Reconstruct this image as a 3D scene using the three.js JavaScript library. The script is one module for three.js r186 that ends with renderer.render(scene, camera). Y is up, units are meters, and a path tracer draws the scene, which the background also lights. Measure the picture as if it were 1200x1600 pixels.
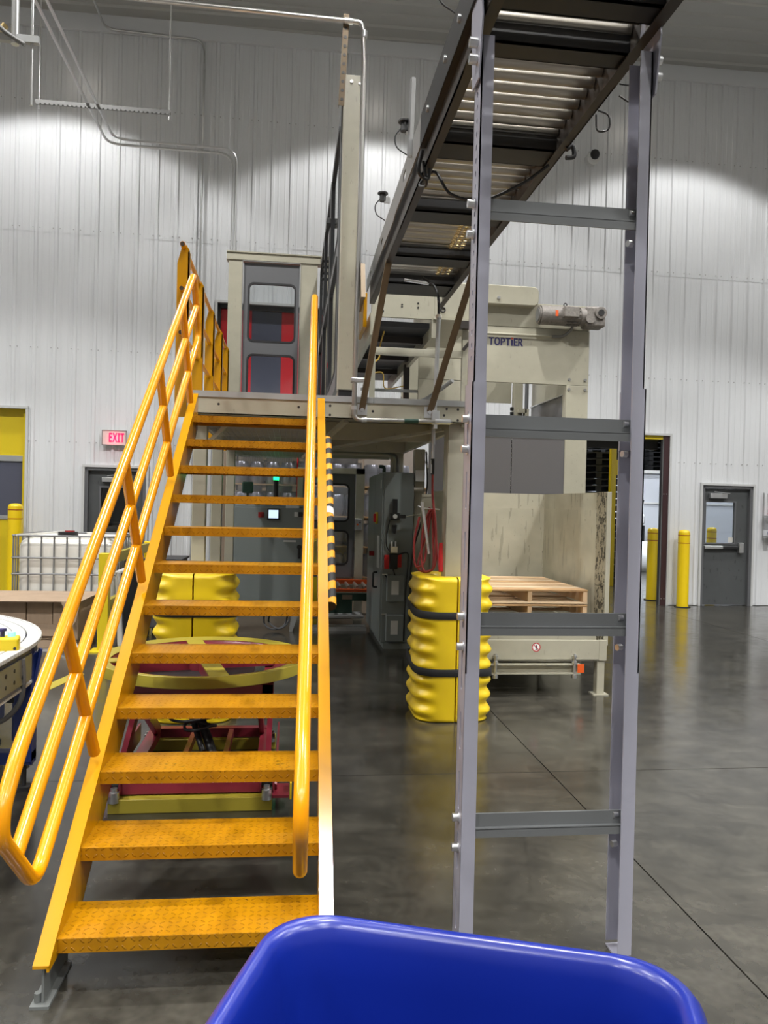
import * as THREE from 'three';
import { RoundedBoxGeometry } from 'three/addons/geometries/RoundedBoxGeometry.js';
import { mergeGeometries } from 'three/addons/utils/BufferGeometryUtils.js';
import { ImprovedNoise } from 'three/addons/math/ImprovedNoise.js';
import { FontLoader } from 'three/addons/loaders/FontLoader.js';
import { TextGeometry } from 'three/addons/geometries/TextGeometry.js';

// ------------------------------------------------------------------ camera, exposure, lamps
const scene = new THREE.Scene();
scene.background = new THREE.Color(0x000000);
const camera = new THREE.PerspectiveCamera(67.43, 0.75, 0.05, 200);
camera.rotation.order = 'YXZ';
camera.position.set(0, 1.67, 0);
camera.rotation.set(-0.0093, -0.1223, 0.0239);
const renderer = new THREE.WebGLRenderer({ antialias: true });
renderer.toneMapping = THREE.LinearToneMapping;
renderer.toneMappingExposure = 1.0;
renderer.shadowMap.enabled = true;
const LAMP_CD = 165, NEAR_WALL = .42, ROW_SHIFT = [0, 0, -1.1, 0, 0, 0];                                    // candela of one high-bay lamp
const LAMP_COLOR = new THREE.Color(1.0, 0.988, 0.965);
const LAMP_X = [-9.1, -3.8, 1.5, 6.8, 12.1], LAMP_Z = [-10.6, -6.1, -1.4, 3.3, 8.0, 12.7];  // last two rows unseen, added for more light on upright faces
const ORD = ['first', 'second', 'third', 'fourth', 'fifth', 'sixth'];
const CEIL = x => 9.385 + 0.0242 * x;

// ------------------------------------------------------------------ helpers
const font = await new FontLoader().loadAsync('fonts/droid/droid_sans_bold.typeface.json');
let seed = 12345;
const rnd = () => { seed = (seed * 1664525 + 1013904223) >>> 0; return seed / 4294967296; };
const V = (x, y, z) => new THREE.Vector3(x, y, z);
const PI = Math.PI;
const used = {};
function numbered(n) { const k = used[n] = (used[n] ?? -1) + 1; return k ? `${n}_${String(k).padStart(3, '0')}` : n; }
function tag(o, label, category, group) { o.userData.label = label; o.userData.category = category; if (group) o.userData.group = group; return o; }
function thing(name, label, category, pos = [0, 0, 0], turn = 0, group) {
  const o = new THREE.Group(); o.name = numbered(name); o.position.set(...pos); o.rotation.y = turn; scene.add(o);
  return tag(o, label, category, group);
}
function struct(name, pos = [0, 0, 0], turn = 0) {
  const o = new THREE.Group(); o.name = name; o.position.set(...pos); o.rotation.y = turn; o.userData.kind = 'structure'; scene.add(o); return o;
}
function copy(o, pos, turn, label) {
  const c = o.clone(); c.name = numbered(o.name.replace(/_\d{3}$/, '')); c.userData = { ...o.userData }; scene.add(c);
  if (pos) c.position.set(...pos); if (turn !== undefined) c.rotation.y = turn; if (label) c.userData.label = label; return c;
}
function prep(g) {
  let q = g.index ? g.toNonIndexed() : g;
  if (!q.attributes.normal) q.computeVertexNormals();
  const keep = g.userData.keepUV;
  const p = q.attributes.position, n = q.attributes.normal;
  if (!keep || !q.attributes.uv) {
    const uv = new Float32Array(p.count * 2);
    for (let i = 0; i < p.count; i++) {
      const ax = Math.abs(n.getX(i)), ay = Math.abs(n.getY(i)), az = Math.abs(n.getZ(i));
      if (ay >= ax && ay >= az) { uv[2 * i] = p.getX(i); uv[2 * i + 1] = p.getZ(i); }
      else if (ax >= az) { uv[2 * i] = p.getZ(i); uv[2 * i + 1] = p.getY(i); }
      else { uv[2 * i] = p.getX(i); uv[2 * i + 1] = p.getY(i); }
    }
    q.setAttribute('uv', new THREE.BufferAttribute(uv, 2));
  }
  for (const k of Object.keys(q.attributes)) if (!['position', 'normal', 'uv'].includes(k)) q.deleteAttribute(k);
  q.morphAttributes = {}; q.clearGroups?.();
  return q;
}
function geo(list) { list = (Array.isArray(list) ? list.flat(9) : [list]).map(prep); return list.length === 1 ? list[0] : mergeGeometries(list); }
function part(parent, name, geos, mat, label) {
  const m = new THREE.Mesh(geos.isBufferGeometry && geos.userData.ready ? geos : geo(geos), mat);
  m.name = name; m.castShadow = m.receiveShadow = true; if (label) m.userData.label = label; parent.add(m); return m;
}
function one(name, geos, mat, label, category, group) { const m = part(scene, numbered(name), geos, mat); return tag(m, label, category, group); }
function B(x0, x1, y0, y1, z0, z1, r = 0) {
  const w = Math.abs(x1 - x0), h = Math.abs(y1 - y0), d = Math.abs(z1 - z0);
  const g = r ? new RoundedBoxGeometry(w, h, d, 2, Math.min(r, w / 2.01, h / 2.01, d / 2.01)) : new THREE.BoxGeometry(w, h, d);
  return g.translate((x0 + x1) / 2, (y0 + y1) / 2, (z0 + z1) / 2);
}
function C(a, b, r, n = 12, r2 = r) {
  a = Array.isArray(a) ? V(...a) : a; b = Array.isArray(b) ? V(...b) : b;
  const d = b.clone().sub(a), g = new THREE.CylinderGeometry(r2, r, d.length(), n);
  g.applyQuaternion(new THREE.Quaternion().setFromUnitVectors(V(0, 1, 0), d.clone().normalize()));
  return g.translate((a.x + b.x) / 2, (a.y + b.y) / 2, (a.z + b.z) / 2);
}
function bar(a, b, w, t, up = [0, 1, 0]) {          // rectangular bar from a to b, w across, t thick (along up)
  a = V(...a); b = V(...b); const d = b.clone().sub(a), L = d.length(); d.normalize();
  const side = V(...up).cross(d).normalize(), u = d.clone().cross(side);
  const g = new THREE.BoxGeometry(w, t, L); g.applyMatrix4(new THREE.Matrix4().makeBasis(side, u, d));
  return g.translate((a.x + b.x) / 2, (a.y + b.y) / 2, (a.z + b.z) / 2);
}
function bend(pts, R, k = 5) {
  pts = pts.map(p => Array.isArray(p) ? V(...p) : p); const out = [pts[0]];
  for (let i = 1; i < pts.length - 1; i++) {
    const p = pts[i], a = pts[i - 1].clone().sub(p), b = pts[i + 1].clone().sub(p), r = Math.min(R, a.length() * .48, b.length() * .48);
    a.setLength(r).add(p); b.setLength(r).add(p);
    for (let j = 0; j <= k; j++) { const t = j / k; out.push(a.clone().multiplyScalar((1 - t) ** 2).addScaledVector(p, 2 * t * (1 - t)).addScaledVector(b, t * t)); }
  }
  out.push(pts[pts.length - 1]); return out;
}
function curve(pts, n = 40) { return new THREE.CatmullRomCurve3(pts.map(p => V(...p))).getPoints(n); }
function sweep(pts, r, n = 10) {
  const P = [], N = [], I = []; let nrm = null, prev = null;
  const T = pts.map((p, i) => { const a = pts[Math.max(0, i - 1)], b = pts[Math.min(pts.length - 1, i + 1)]; return b.clone().sub(a).normalize(); });
  pts.forEach((p, i) => {
    const t = T[i];
    if (!nrm) { nrm = Math.abs(t.y) < .9 ? V(0, 1, 0) : V(1, 0, 0); nrm.addScaledVector(t, -nrm.dot(t)).normalize(); }
    else { nrm.applyQuaternion(new THREE.Quaternion().setFromUnitVectors(prev, t)); nrm.addScaledVector(t, -nrm.dot(t)).normalize(); }
    prev = t; const bi = t.clone().cross(nrm);
    for (let j = 0; j <= n; j++) { const a = j / n * 2 * PI, d = nrm.clone().multiplyScalar(Math.cos(a)).addScaledVector(bi, Math.sin(a)); N.push(d.x, d.y, d.z); P.push(p.x + d.x * r, p.y + d.y * r, p.z + d.z * r); }
  });
  for (let i = 0; i < pts.length - 1; i++) for (let j = 0; j < n; j++) { const a = i * (n + 1) + j, b = a + n + 1; I.push(a, a + 1, b, b, a + 1, b + 1); }
  for (const [i, s] of [[0, -1], [pts.length - 1, 1]]) {
    const c = P.length / 3, p = pts[i], t = T[i].clone().multiplyScalar(s); P.push(p.x, p.y, p.z); N.push(t.x, t.y, t.z);
    for (let j = 0; j <= n; j++) { const q = (i * (n + 1) + j) * 3; P.push(P[q], P[q + 1], P[q + 2]); N.push(t.x, t.y, t.z); }
    for (let j = 0; j < n; j++) s > 0 ? I.push(c, c + 1 + j, c + 2 + j) : I.push(c, c + 2 + j, c + 1 + j);
  }
  const g = new THREE.BufferGeometry(); g.setAttribute('position', new THREE.Float32BufferAttribute(P, 3)); g.setAttribute('normal', new THREE.Float32BufferAttribute(N, 3)); g.setIndex(I); return g;
}
const pipe = (pts, r, R = .1, n = 10) => sweep(bend(pts, R), r, n);
const wire = (pts, r, k = 30, n = 6) => sweep(curve(pts, k), r, n);
function prism(pts, d, holes = [], bevel = 0) {       // outline in x,y extruded to z = 0..d
  const s = new THREE.Shape(pts.map(p => new THREE.Vector2(...p)));
  for (const h of holes) s.holes.push(new THREE.Path(h.map(p => new THREE.Vector2(...p))));
  return new THREE.ExtrudeGeometry(s, { depth: d, bevelEnabled: bevel > 0, bevelSize: bevel, bevelThickness: bevel, bevelSegments: 1, curveSegments: 6 });
}
function rr(x0, x1, y0, y1, r, k = 6) {              // rounded rectangle outline
  const o = []; for (const [cx, cy, a] of [[x1 - r, y1 - r, 0], [x0 + r, y1 - r, 1], [x0 + r, y0 + r, 2], [x1 - r, y0 + r, 3]])
    for (let i = 0; i <= k; i++) { const t = (a + i / k) * PI / 2; o.push([cx + r * Math.cos(t), cy + r * Math.sin(t)]); } return o;
}
const bolt = (x, y, z, axis, r = .014, h = .014) => C([x, y, z], [x + axis[0] * h, y + axis[1] * h, z + axis[2] * h], r, 6);
function text(str, size, depth = .003) { const g = new TextGeometry(str, { font, size, depth, curveSegments: 4, bevelEnabled: false }); g.computeBoundingBox(); return g; }

// ------------------------------------------------------------------ textures and materials
const noise = new ImprovedNoise();
function fbm(x, y, o = 4, z = 0) { let s = 0, a = .5; for (let i = 0; i < o; i++) { s += a * noise.noise(x, y, z + i * 7.3); x *= 2.03; y *= 2.03; a *= .5; } return s; }
function tex(w, h, fn, srgb, rep) {
  const d = new Uint8Array(w * h * 4);
  for (let y = 0; y < h; y++) for (let x = 0; x < w; x++) { const c = fn(x / w, y / h); const i = (y * w + x) * 4; const v = Array.isArray(c) ? c : [c, c, c]; for (let k = 0; k < 3; k++) d[i + k] = Math.max(0, Math.min(255, v[k] * 255)); d[i + 3] = 255; }
  const t = new THREE.DataTexture(d, w, h); t.wrapS = t.wrapT = THREE.RepeatWrapping; t.magFilter = THREE.LinearFilter; t.minFilter = THREE.LinearMipmapLinearFilter; t.generateMipmaps = true;
  if (srgb) t.colorSpace = THREE.SRGBColorSpace; if (rep) t.repeat.set(...rep); t.needsUpdate = true; return t;
}
const ping = v => { v = v % 2; if (v < 0) v += 2; return v > 1 ? 2 - v : v; };
function mat(c, r = .5, o = {}) {
  const m = new THREE.MeshPhysicalMaterial({ roughness: r, ...o });
  m.color = Array.isArray(c) ? new THREE.Color().setRGB(...c) : new THREE.Color(c); return m;
}
// concrete: blotches, trowel marks, small stains (one tile = 9 m, mirrored noise keeps the edges matched)
const scratches = Array.from({ length: 70 }, () => [rnd(), rnd(), rnd() * PI, .01 + rnd() * .05, rnd()]);
const stains = Array.from({ length: 46 }, () => [rnd(), rnd(), .002 + rnd() ** 2 * .016, rnd()]);
const marks = new Float32Array(1024 * 1024).fill(1);
for (const [sx, sy, a, L, q] of scratches) for (let t = -L; t < L; t += .0004) { const n = -.5 * t * t * (q - .5) / L, x = Math.floor((sx + t * Math.cos(a) - n * Math.sin(a)) * 1024) & 1023, y = Math.floor((sy + t * Math.sin(a) + n * Math.cos(a)) * 1024) & 1023; marks[y * 1024 + x] = q > .5 ? 1.16 : .86; }
for (const [sx, sy, r, q] of stains) for (let j = -r * 1024 - 9; j < r * 1024 + 9; j++) for (let i = -r * 1024 - 9; i < r * 1024 + 9; i++) { const d = Math.hypot(i, j * (1 + q)) / 1024 * (1 + .8 * fbm(i * .09 + sx * 99, j * .09, 3)); if (d < r) marks[((Math.floor(sy * 1024 + j) & 1023) * 1024) + (Math.floor(sx * 1024 + i) & 1023)] *= .9; }
const floorMap = tex(1024, 1024, (u, v) => {
  const x = ping(u * 2) * 5, y = ping(v * 2) * 5;
  const k = (1 + .42 * fbm(x * .7, y * .7, 3) + .42 * fbm(x * 4, y * 4, 4, 3) + .26 * fbm(x * 26, y * 26, 3, 8) + .22 * fbm(x * 2 + y * 9, y * 1.2, 2, 12)) * marks[Math.floor(v * 1024) * 1024 + Math.floor(u * 1024)];
  return [.225 * k, .217 * k, .195 * k];
}, true, [1 / 9, 1 / 9]);
const floorRough = tex(512, 512, (u, v) => { const x = ping(u * 2) * 5, y = ping(v * 2) * 5; return .44 + .26 * fbm(x * 1.2, y * 1.2, 4, 5) + .26 * fbm(x * 9, y * 9, 4, 2); }, false, [1 / 9, 1 / 9]);
const plateBump = tex(256, 256, (u, v) => {           // raised lozenges, alternate directions, 4 x 4 per tile
  const cx = u * 4, cy = v * 4, i = Math.floor(cx), j = Math.floor(cy), s = (i + j) % 2 ? 1 : -1;
  const x = cx - i - .5, y = cy - j - .5, a = (x + s * y) * .7071, b = (-s * x + y) * .7071;
  const d = (a / .38) ** 2 + (b / .12) ** 2; return d < 1 ? Math.min(1, (1 - d) * 2) : 0;
}, false, [9, 9]);
const treadMap = tex(512, 512, (u, v) => {
  const g = fbm(u * 5 + 3, v * 6, 3), s = fbm(u * 46, v * 60, 3, 4); const dirt = Math.max(0, s * 1.3 - .62 + g * 1.3) * 1.2; const k = 1 - Math.min(.6, dirt) + .08 * g;
  return [.625 * k, .425 * k + .02 * g, .010 * k];
}, true, [.9, .9]);
const railMap = tex(512, 512, (u, v) => { const s = fbm(u * 46, v * 60, 3, 14), g = fbm(u * 6, v * 6, 3, 2); const k = s > .56 ? .42 : 1 + .05 * g; return [.86 * k, .56 * k, .01 * k]; }, true, [.55, .55]);
const scrapeMap = tex(512, 512, (u, v) => {
  const s = fbm(u * 34, v * 3.2, 4, 1), t = fbm(u * 5, v * 7, 3, 6), q = fbm(u * 60, v * 26, 3, 9), e = fbm(u * 3.1, v * .7, 2, 17);
  let k = 1 + .14 * t; if (s > .24 - .25 * Math.max(0, e)) k *= .88; if (q > .36 && s > 0) k *= .8; if (e > .36 && s > .0) k *= .7;
  return [.70 * k, .685 * k, .61 * k];
}, true, [.6, .6]);
const flakeMap = tex(256, 256, (u, v) => { const q = fbm(u * 20, v * 9, 4, 2), e = fbm(u * 60, v * 40, 2, 5); const k = q + .5 * e > .08 ? .42 : 1; return [.63 * k, .60 * k, .52 * k * (k < 1 ? .95 : 1)]; }, true, [1.3, 1.3]);
const woodMap = tex(512, 256, (u, v) => { const g = fbm(u * 2.2, v * 34 + 2 * fbm(u * 3, v * 4, 2), 4), b = fbm(u * 5, v * 5, 2, 9); const k = .82 + .42 * g + .2 * b; return [.80 * k, .635 * k, .44 * k]; }, true, [1.1, 1.1]);
const creamMap = tex(256, 256, (u, v) => { const g = fbm(ping(u * 2) * 6, ping(v * 2) * 6, 4), s = fbm(ping(u * 2) * 40, ping(v * 2) * 8, 3, 3); const k = 1 + .05 * g - (s > .36 ? .08 : 0); return [.655 * k, .64 * k, .572 * k]; }, true, [.7, .7]);
const cardMap = tex(256, 256, (u, v) => { const g = fbm(u * 4, v * 4, 3), s = fbm(u * 60, v * 9, 2, 4); const k = 1 + .12 * g + .06 * s; return [.62 * k, .535 * k, .45 * k]; }, true, [.8, .8]);
const beltBump = tex(64, 64, (u, v) => (Math.abs(u - .5) < .42 && Math.abs(v - .5) < .42 ? 1 : 0), false, [28, 28]);
const motorMap = tex(128, 128, (u, v) => { const k = 1 + .35 * fbm(u * 9, v * 9, 4); return [.50 * k, .48 * k, .46 * k]; }, true, [4, 4]);
const doorDirt = tex(256, 256, (u, v) => { const g = fbm(u * 5, v * 5, 4), s = fbm(u * 30, v * 14, 3, 5); const k = 1 + .10 * g - (s > .3 ? .18 : 0); return [.30 * k, .31 * k, .315 * k]; }, true, [.5, .5]);

const M = {
  wall: mat([.70, .715, .735], .28, { clearcoat: .35, clearcoatRoughness: .2 }),
  ceil: mat([.43, .43, .41], .45),
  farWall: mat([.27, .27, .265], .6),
  trimWhite: mat([.55, .56, .56], .35),
  screw: mat([.35, .35, .35], .4),
  floor: mat('#ffffff', .4, { map: floorMap, roughnessMap: floorRough, clearcoat: .12, clearcoatRoughness: .25 }),
  joint: mat([.02, .02, .018], .9),
  tread: mat('#ffffff', .36, { map: treadMap, bumpMap: plateBump, bumpScale: .005, specularIntensity: .6 }),
  rail: mat('#ffffff', .22, { map: railMap }),
  stringer: mat([.46, .215, .001], .2),
  railHole: mat([.035, .02, .008], .8),
  galv: mat([.42, .43, .43], .45, { metalness: .6 }),
  footGalv: mat([.16, .17, .165], .5, { metalness: .3 }),
  cage: mat([.20, .205, .21], .4, { metalness: .3 }),
  zinc: mat([.68, .69, .70], .28, { metalness: .9 }),
  chrome: mat([.5, .49, .47], .3, { metalness: 1 }),
  conduit: mat([.62, .63, .63], .3, { metalness: .85 }),
  guard: mat([.80, .56, .006], .38, { clearcoat: .25, clearcoatRoughness: .3 }),
  bollard: mat([.86, .60, .004], .35, { clearcoat: .3, clearcoatRoughness: .25 }),
  redTape: mat([.30, .01, .01], .5),
  strap: mat([.012, .012, .013], .75),
  legGray: mat([.29, .29, .345], .36, { clearcoat: .2, clearcoatRoughness: .3 }),
  tieGray: mat([.15, .158, .162], .36, { metalness: .2 }),
  cream: mat('#ffffff', .42, { map: creamMap, clearcoat: .15, clearcoatRoughness: .3 }),
  scrape: mat('#ffffff', .55, { map: scrapeMap }),
  flake: mat('#ffffff', .7, { map: flakeMap }),
  conv: mat([.030, .024, .020], .42),
  convBlack: mat([.012, .012, .013], .45),
  convGray: mat([.19, .19, .185], .5),
  brace: mat([.15, .105, .058], .42, { metalness: .3 }),
  roller: mat([.44, .415, .37], .34, { metalness: .85 }),
  brass: mat([.55, .42, .2], .35, { metalness: .9 }),
  doorGray: mat([.115, .118, .125], .45),
  doorDirty: mat('#ffffff', .5, { map: doorDirt }),
  gasket: mat([.012, .012, .014], .55),
  glass: mat([.93, .95, .96], .02, { transmission: 1, thickness: 0, ior: 1.45 }),
  cabinet: mat([.19, .215, .21], .38, { clearcoat: .2, clearcoatRoughness: .25 }),
  lexan: mat([.125, .12, .122], .22),
  black: mat([.014, .014, .015], .45),
  rubber: mat([.02, .02, .021], .65),
  white: mat([.72, .72, .71], .5),
  offwhite: mat([.62, .60, .55], .5),
  paper: mat([.62, .62, .60], .7),
  liftRed: mat([.20, .016, .030], .36, { clearcoat: .25, clearcoatRoughness: .25 }),
  liftYellow: mat([.37, .30, .03], .42),
  red: mat([.62, .015, .02], .4),
  doorRed: mat([.55, .012, .022], .35, { clearcoat: .4, clearcoatRoughness: .15 }),
  doorYellow: mat([.66, .50, .008], .45),
  vision: mat([.085, .09, .125], .12),
  maroon: mat([.042, .016, .018], .45),
  hose: mat([.26, .025, .022], .45),
  yellowHose: mat([.5, .33, .06], .5),
  blueBin: mat([.003, .014, .20], .30, { clearcoat: .25, clearcoatRoughness: .25 }),
  blueLeg: mat([.010, .028, .155], .4, { clearcoat: .2, clearcoatRoughness: .3 }),
  belt: mat([.62, .62, .60], .45, { bumpMap: beltBump, bumpScale: .004 }),
  steelPerf: mat([.30, .30, .27], .4, { metalness: .6 }),
  card: mat('#ffffff', .8, { map: cardMap }),
  cardDark: mat([.28, .22, .165], .85),
  wood: mat('#ffffff', .75, { map: woodMap }),
  woodDark: mat([.32, .22, .13], .8, {}),
  ibc: mat([.78, .765, .71], .45, { transmission: .12, thickness: 0 }),
  orange: mat([.70, .10, .012], .4),
  green: mat([.012, .05, .032], .45),
  kegSteel: mat([.26, .25, .275], .3, { metalness: .85 }),
  film: mat([.9, .92, .96], .25, { transmission: .92, thickness: 0, ior: 1.4, specularIntensity: 1 }),
  motor: mat('#ffffff', .5, { map: motorMap, metalness: .2 }),
  navy: mat([.02, .018, .10], .45),
  logoRed: mat([.65, .06, .03], .45),
  pallet: mat([.014, .014, .016], .6),
  snow: mat([.78, .80, .84], .6),
  room2: mat([.66, .69, .76], .45),
  led: new THREE.MeshStandardMaterial({ color: 0x222222, emissive: 0xfff6e8, emissiveIntensity: 9 }),
};

// ------------------------------------------------------------------ the building shell
const WA = 0.0225, WZ = -12.794;                       // back wall: turned slightly against the floor grid
const XL = -11.5, XR = 14;
const OPEN = [                                         // openings in the back wall: x0, x1, height
  [-7.4, -3.86, 3.05], [-2.965, -2.01, 2.165], [-.955, .70, 4.90], [3.9, 6.965, 3.02], [7.61, 8.60, 2.165],
];
const backWall = struct('wall_back', [0, 0, 0], WA);
{
  const RIB = .3048, ph = -4.072;                      // one rib centre
  const prof = [];                                     // x offset from rib centre, depth towards the room
  for (const [x, d] of [[-.036, 0], [-.019, .024], [.019, .024], [.036, 0], [.085, 0], [.092, .0035], [.104, .0035], [.111, 0], [.193, 0], [.200, .0035], [.212, .0035], [.219, 0]]) prof.push([x, d]);
  function sheet(x0, x1, y0, y1, off) {
    const xs = [[x0, null]]; const k0 = Math.floor((x0 - ph) / RIB) - 1, k1 = Math.ceil((x1 - ph) / RIB) + 1; const pts = [];
    for (let k = k0; k <= k1; k++) for (const [dx, d] of prof) pts.push([ph + k * RIB + dx, d]);
    const at = x => { for (let i = 0; i < pts.length - 1; i++) if (x >= pts[i][0] && x <= pts[i + 1][0]) { const t = (x - pts[i][0]) / (pts[i + 1][0] - pts[i][0] || 1); return pts[i][1] + t * (pts[i + 1][1] - pts[i][1]); } return 0; };
    const line = [[x0, at(x0)], ...pts.filter(p => p[0] > x0 + .001 && p[0] < x1 - .001), [x1, at(x1)]];
    const P = [], I = [];
    for (let i = 0; i < line.length - 1; i++) {
      const [a, da] = line[i], [b, db] = line[i + 1], n = P.length / 3;
      const ya = typeof y1 === 'function' ? y1(a) : y1, yb = typeof y1 === 'function' ? y1(b) : y1;
      P.push(a, y0, WZ + da + off, b, y0, WZ + db + off, b, yb, WZ + db + off, a, ya, WZ + da + off); I.push(n, n + 1, n + 2, n, n + 2, n + 3);
    }
    const g = new THREE.BufferGeometry(); g.setAttribute('position', new THREE.Float32BufferAttribute(P, 3)); g.setIndex(I); const q = g.toNonIndexed(); q.computeVertexNormals(); return q;
  }
  const W3 = RIB * 3, start = ph - .1 - RIB * 24;
  const LAP = 5.872;
  for (let i = 0; i < 28; i++) {
    const a = start + i * W3, b = a + W3; if (a > XR) break;
    const cuts = [a, b]; for (const [o0, o1] of OPEN) { if (o0 > a && o0 < b) cuts.push(o0); if (o1 > a && o1 < b) cuts.push(o1); }
    cuts.sort((p, q) => p - q); const low = [];
    for (let j = 0; j < cuts.length - 1; j++) { const mid = (cuts[j] + cuts[j + 1]) / 2, o = OPEN.find(o => mid > o[0] && mid < o[1]); low.push(sheet(cuts[j], cuts[j + 1], o ? o[2] : .01, LAP, 0)); }
    part(backWall, 'wall_panel', low, M.wall);
    part(backWall, 'wall_panel', sheet(a, b, LAP - .03, x => CEIL(x), .004), M.wall);
  }
  // masonry behind the sheets, open where doors stand
  const back = []; const xs = [XL, ...OPEN.flatMap(o => [o[0], o[1]]), XR];
  for (let i = 0; i < xs.length - 1; i++) { const o = OPEN.find(o => o[0] === xs[i]); back.push(B(xs[i], xs[i + 1], o ? o[2] : 0, 9.9, WZ - .2, WZ - .012)); }
  part(backWall, 'wall_core', back, M.trimWhite);
  // screws: two beside every rib at each girt
  const sc = []; for (let k = -24; k < 60; k++) { const x = ph + k * RIB; if (x > XR || x < XL) continue; for (const y of [2.55, 4.025, 5.91, 7.9]) for (const s of [-1, 1]) { if (OPEN.some(o => x > o[0] - .08 && x < o[1] + .08 && y < o[2] + .06)) continue; sc.push(C([x + s * .052, y, WZ - .002], [x + s * .052, y, WZ + .012], .0085, 6)); } }
  part(backWall, 'screws', sc, M.screw).userData.kind = 'stuff';
  // head flashing under the ceiling
  const fl = prism([[XL, CEIL(XL) - .27], [XR, CEIL(XR) - .27], [XR, CEIL(XR) + .05], [XL, CEIL(XL) + .05]], .05).translate(0, 0, WZ + .012);
  part(backWall, 'head_flashing', fl, M.wall);
  // trims round the openings
  for (const [a, b, h] of OPEN) {
    const t = [B(a - .035, a + .004, 0, h + .035, WZ - .02, WZ + .042), B(b - .004, b + .035, 0, h + .035, WZ - .02, WZ + .042), B(a - .035, b + .035, h - .004, h + .035, WZ - .02, WZ + .045)];
    part(backWall, 'opening_trim', t, M.trimWhite);
  }
}
const floor = struct('floor');
{
  const xs = [-12, -7.525, -2.925, 1.6755, 6.276, 14.5], zs = [-13.2, -4.69, 4, 15];
  for (let i = 0; i < xs.length - 1; i++) for (let j = 0; j < zs.length - 1; j++) part(floor, 'floor_slab', B(xs[i] + .004, xs[i + 1] - .004, -.15, 0, zs[j] + .003, zs[j + 1] - .003), M.floor);
  part(floor, 'joint_filler', B(-12, 14.5, -.2, -.012, -13.2, 15), M.joint);
}
const ceiling = struct('ceiling');
{
  const wzAt = x => -12.79 - .0225 * x;
  for (let k = 0; k < 31; k++) {                       // liner panels, ribs running along the wall
    const z0 = -13.1 + k * .9144, g = []; const P = [[0, 0], [.03, 0], [.045, -.03], [.085, -.03], [.10, 0], [.30, 0], [.335, -.03], [.37, -.03], [.40, 0], [.60, 0], [.64, -.03], [.68, -.03], [.71, 0], [.9144, 0], [.9144, .06], [0, .06]];
    const s = new THREE.Shape(P.map(p => new THREE.Vector2(...p)));
    const e = new THREE.ExtrudeGeometry(s, { depth: XR - XL, bevelEnabled: false }); // shape x -> z, shape y -> y, depth -> x
    e.applyMatrix4(new THREE.Matrix4().makeBasis(V(0, 0, 1), V(0, 1, 0), V(1, .0242, 0)));
    e.translate(XL, CEIL(XL), z0); e.computeVertexNormals(); part(ceiling, 'ceiling_panel', e, M.ceil);
  }
  const slab = prism([[XL - .5, CEIL(XL - .5) + .07], [XR + .5, CEIL(XR + .5) + .07], [XR + .5, CEIL(XR + .5) + .25], [XL - .5, CEIL(XL - .5) + .25]], 29).translate(0, 0, -13.4);
  part(ceiling, 'roof_deck', slab, M.ceil);
}
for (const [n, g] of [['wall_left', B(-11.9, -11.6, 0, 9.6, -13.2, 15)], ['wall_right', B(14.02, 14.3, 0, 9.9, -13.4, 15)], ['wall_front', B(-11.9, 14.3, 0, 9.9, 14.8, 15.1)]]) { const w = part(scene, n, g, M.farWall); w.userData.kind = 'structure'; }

// high-bay lamps on the ceiling
function highBay(x, y, z, cd, label, col = LAMP_COLOR) {
  const t = thing('high_bay_light', label, 'ceiling light', [x, y, z], 0, 'high bay lights on the ceiling');
  part(t, 'lamp_housing', B(-.28, .28, .012, .075, -.28, .28, .02), M.white);
  const lens = part(t, 'lamp_lens', B(-.25, .25, 0, .014, -.25, .25), M.led); lens.castShadow = false;
  const l = new THREE.SpotLight(col, cd, 0, .99, .1, 2); l.position.set(x, y - .02, z); l.target.position.set(x, 0, z);
  l.castShadow = true; l.shadow.radius = 9; l.shadow.mapSize.set(1024, 1024); scene.add(l, l.target);
}
LAMP_Z.forEach((z, j) => LAMP_X.forEach((x, i) => highBay(x + ROW_SHIFT[j], CEIL(x + ROW_SHIFT[j]) - .085, z, LAMP_CD * (j ? 1 : NEAR_WALL), `square white high bay light, ${ORD[j]} row from the back wall, ${ORD[i]} from the left`)));

// ------------------------------------------------------------------ doors in the back wall
function wallPoint(x, y, d = 0) { const c = Math.cos(WA), s = Math.sin(WA), z = WZ + d; return [x * c + z * s, y, -x * s + z * c]; }
function manDoor(n, x0, x1, h, win, hinge) {
  const d = struct(n, [0, 0, 0], WA); const z = WZ - .05;
  part(d, 'door_frame', [B(x0, x0 + .055, 0, h, z - .08, z + .075), B(x1 - .055, x1, 0, h, z - .08, z + .075), B(x0, x1, h - .055, h, z - .08, z + .075)], M.doorGray);
  const [wx0, wx1, wy0, wy1] = win;
  const leaf = part(d, 'door_leaf', prism([[x0 + .058, .012], [x1 - .058, .012], [x1 - .058, h - .06], [x0 + .058, h - .06]], .045, [[[wx0, wy0], [wx0, wy1], [wx1, wy1], [wx1, wy0]]]).translate(0, 0, z - .03), M.doorDirty);
  part(leaf, 'window_bead', [B(wx0 - .025, wx0, wy0 - .025, wy1 + .025, z + .012, z + .028), B(wx1, wx1 + .025, wy0 - .025, wy1 + .025, z + .012, z + .028), B(wx0, wx1, wy1, wy1 + .025, z + .012, z + .028), B(wx0, wx1, wy0 - .025, wy0, z + .012, z + .028)], M.doorGray);
  part(leaf, 'window_pane', B(wx0, wx1, wy0, wy1, z - .01, z - .004), M.glass);
  return { d, leaf, z };
}
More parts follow.
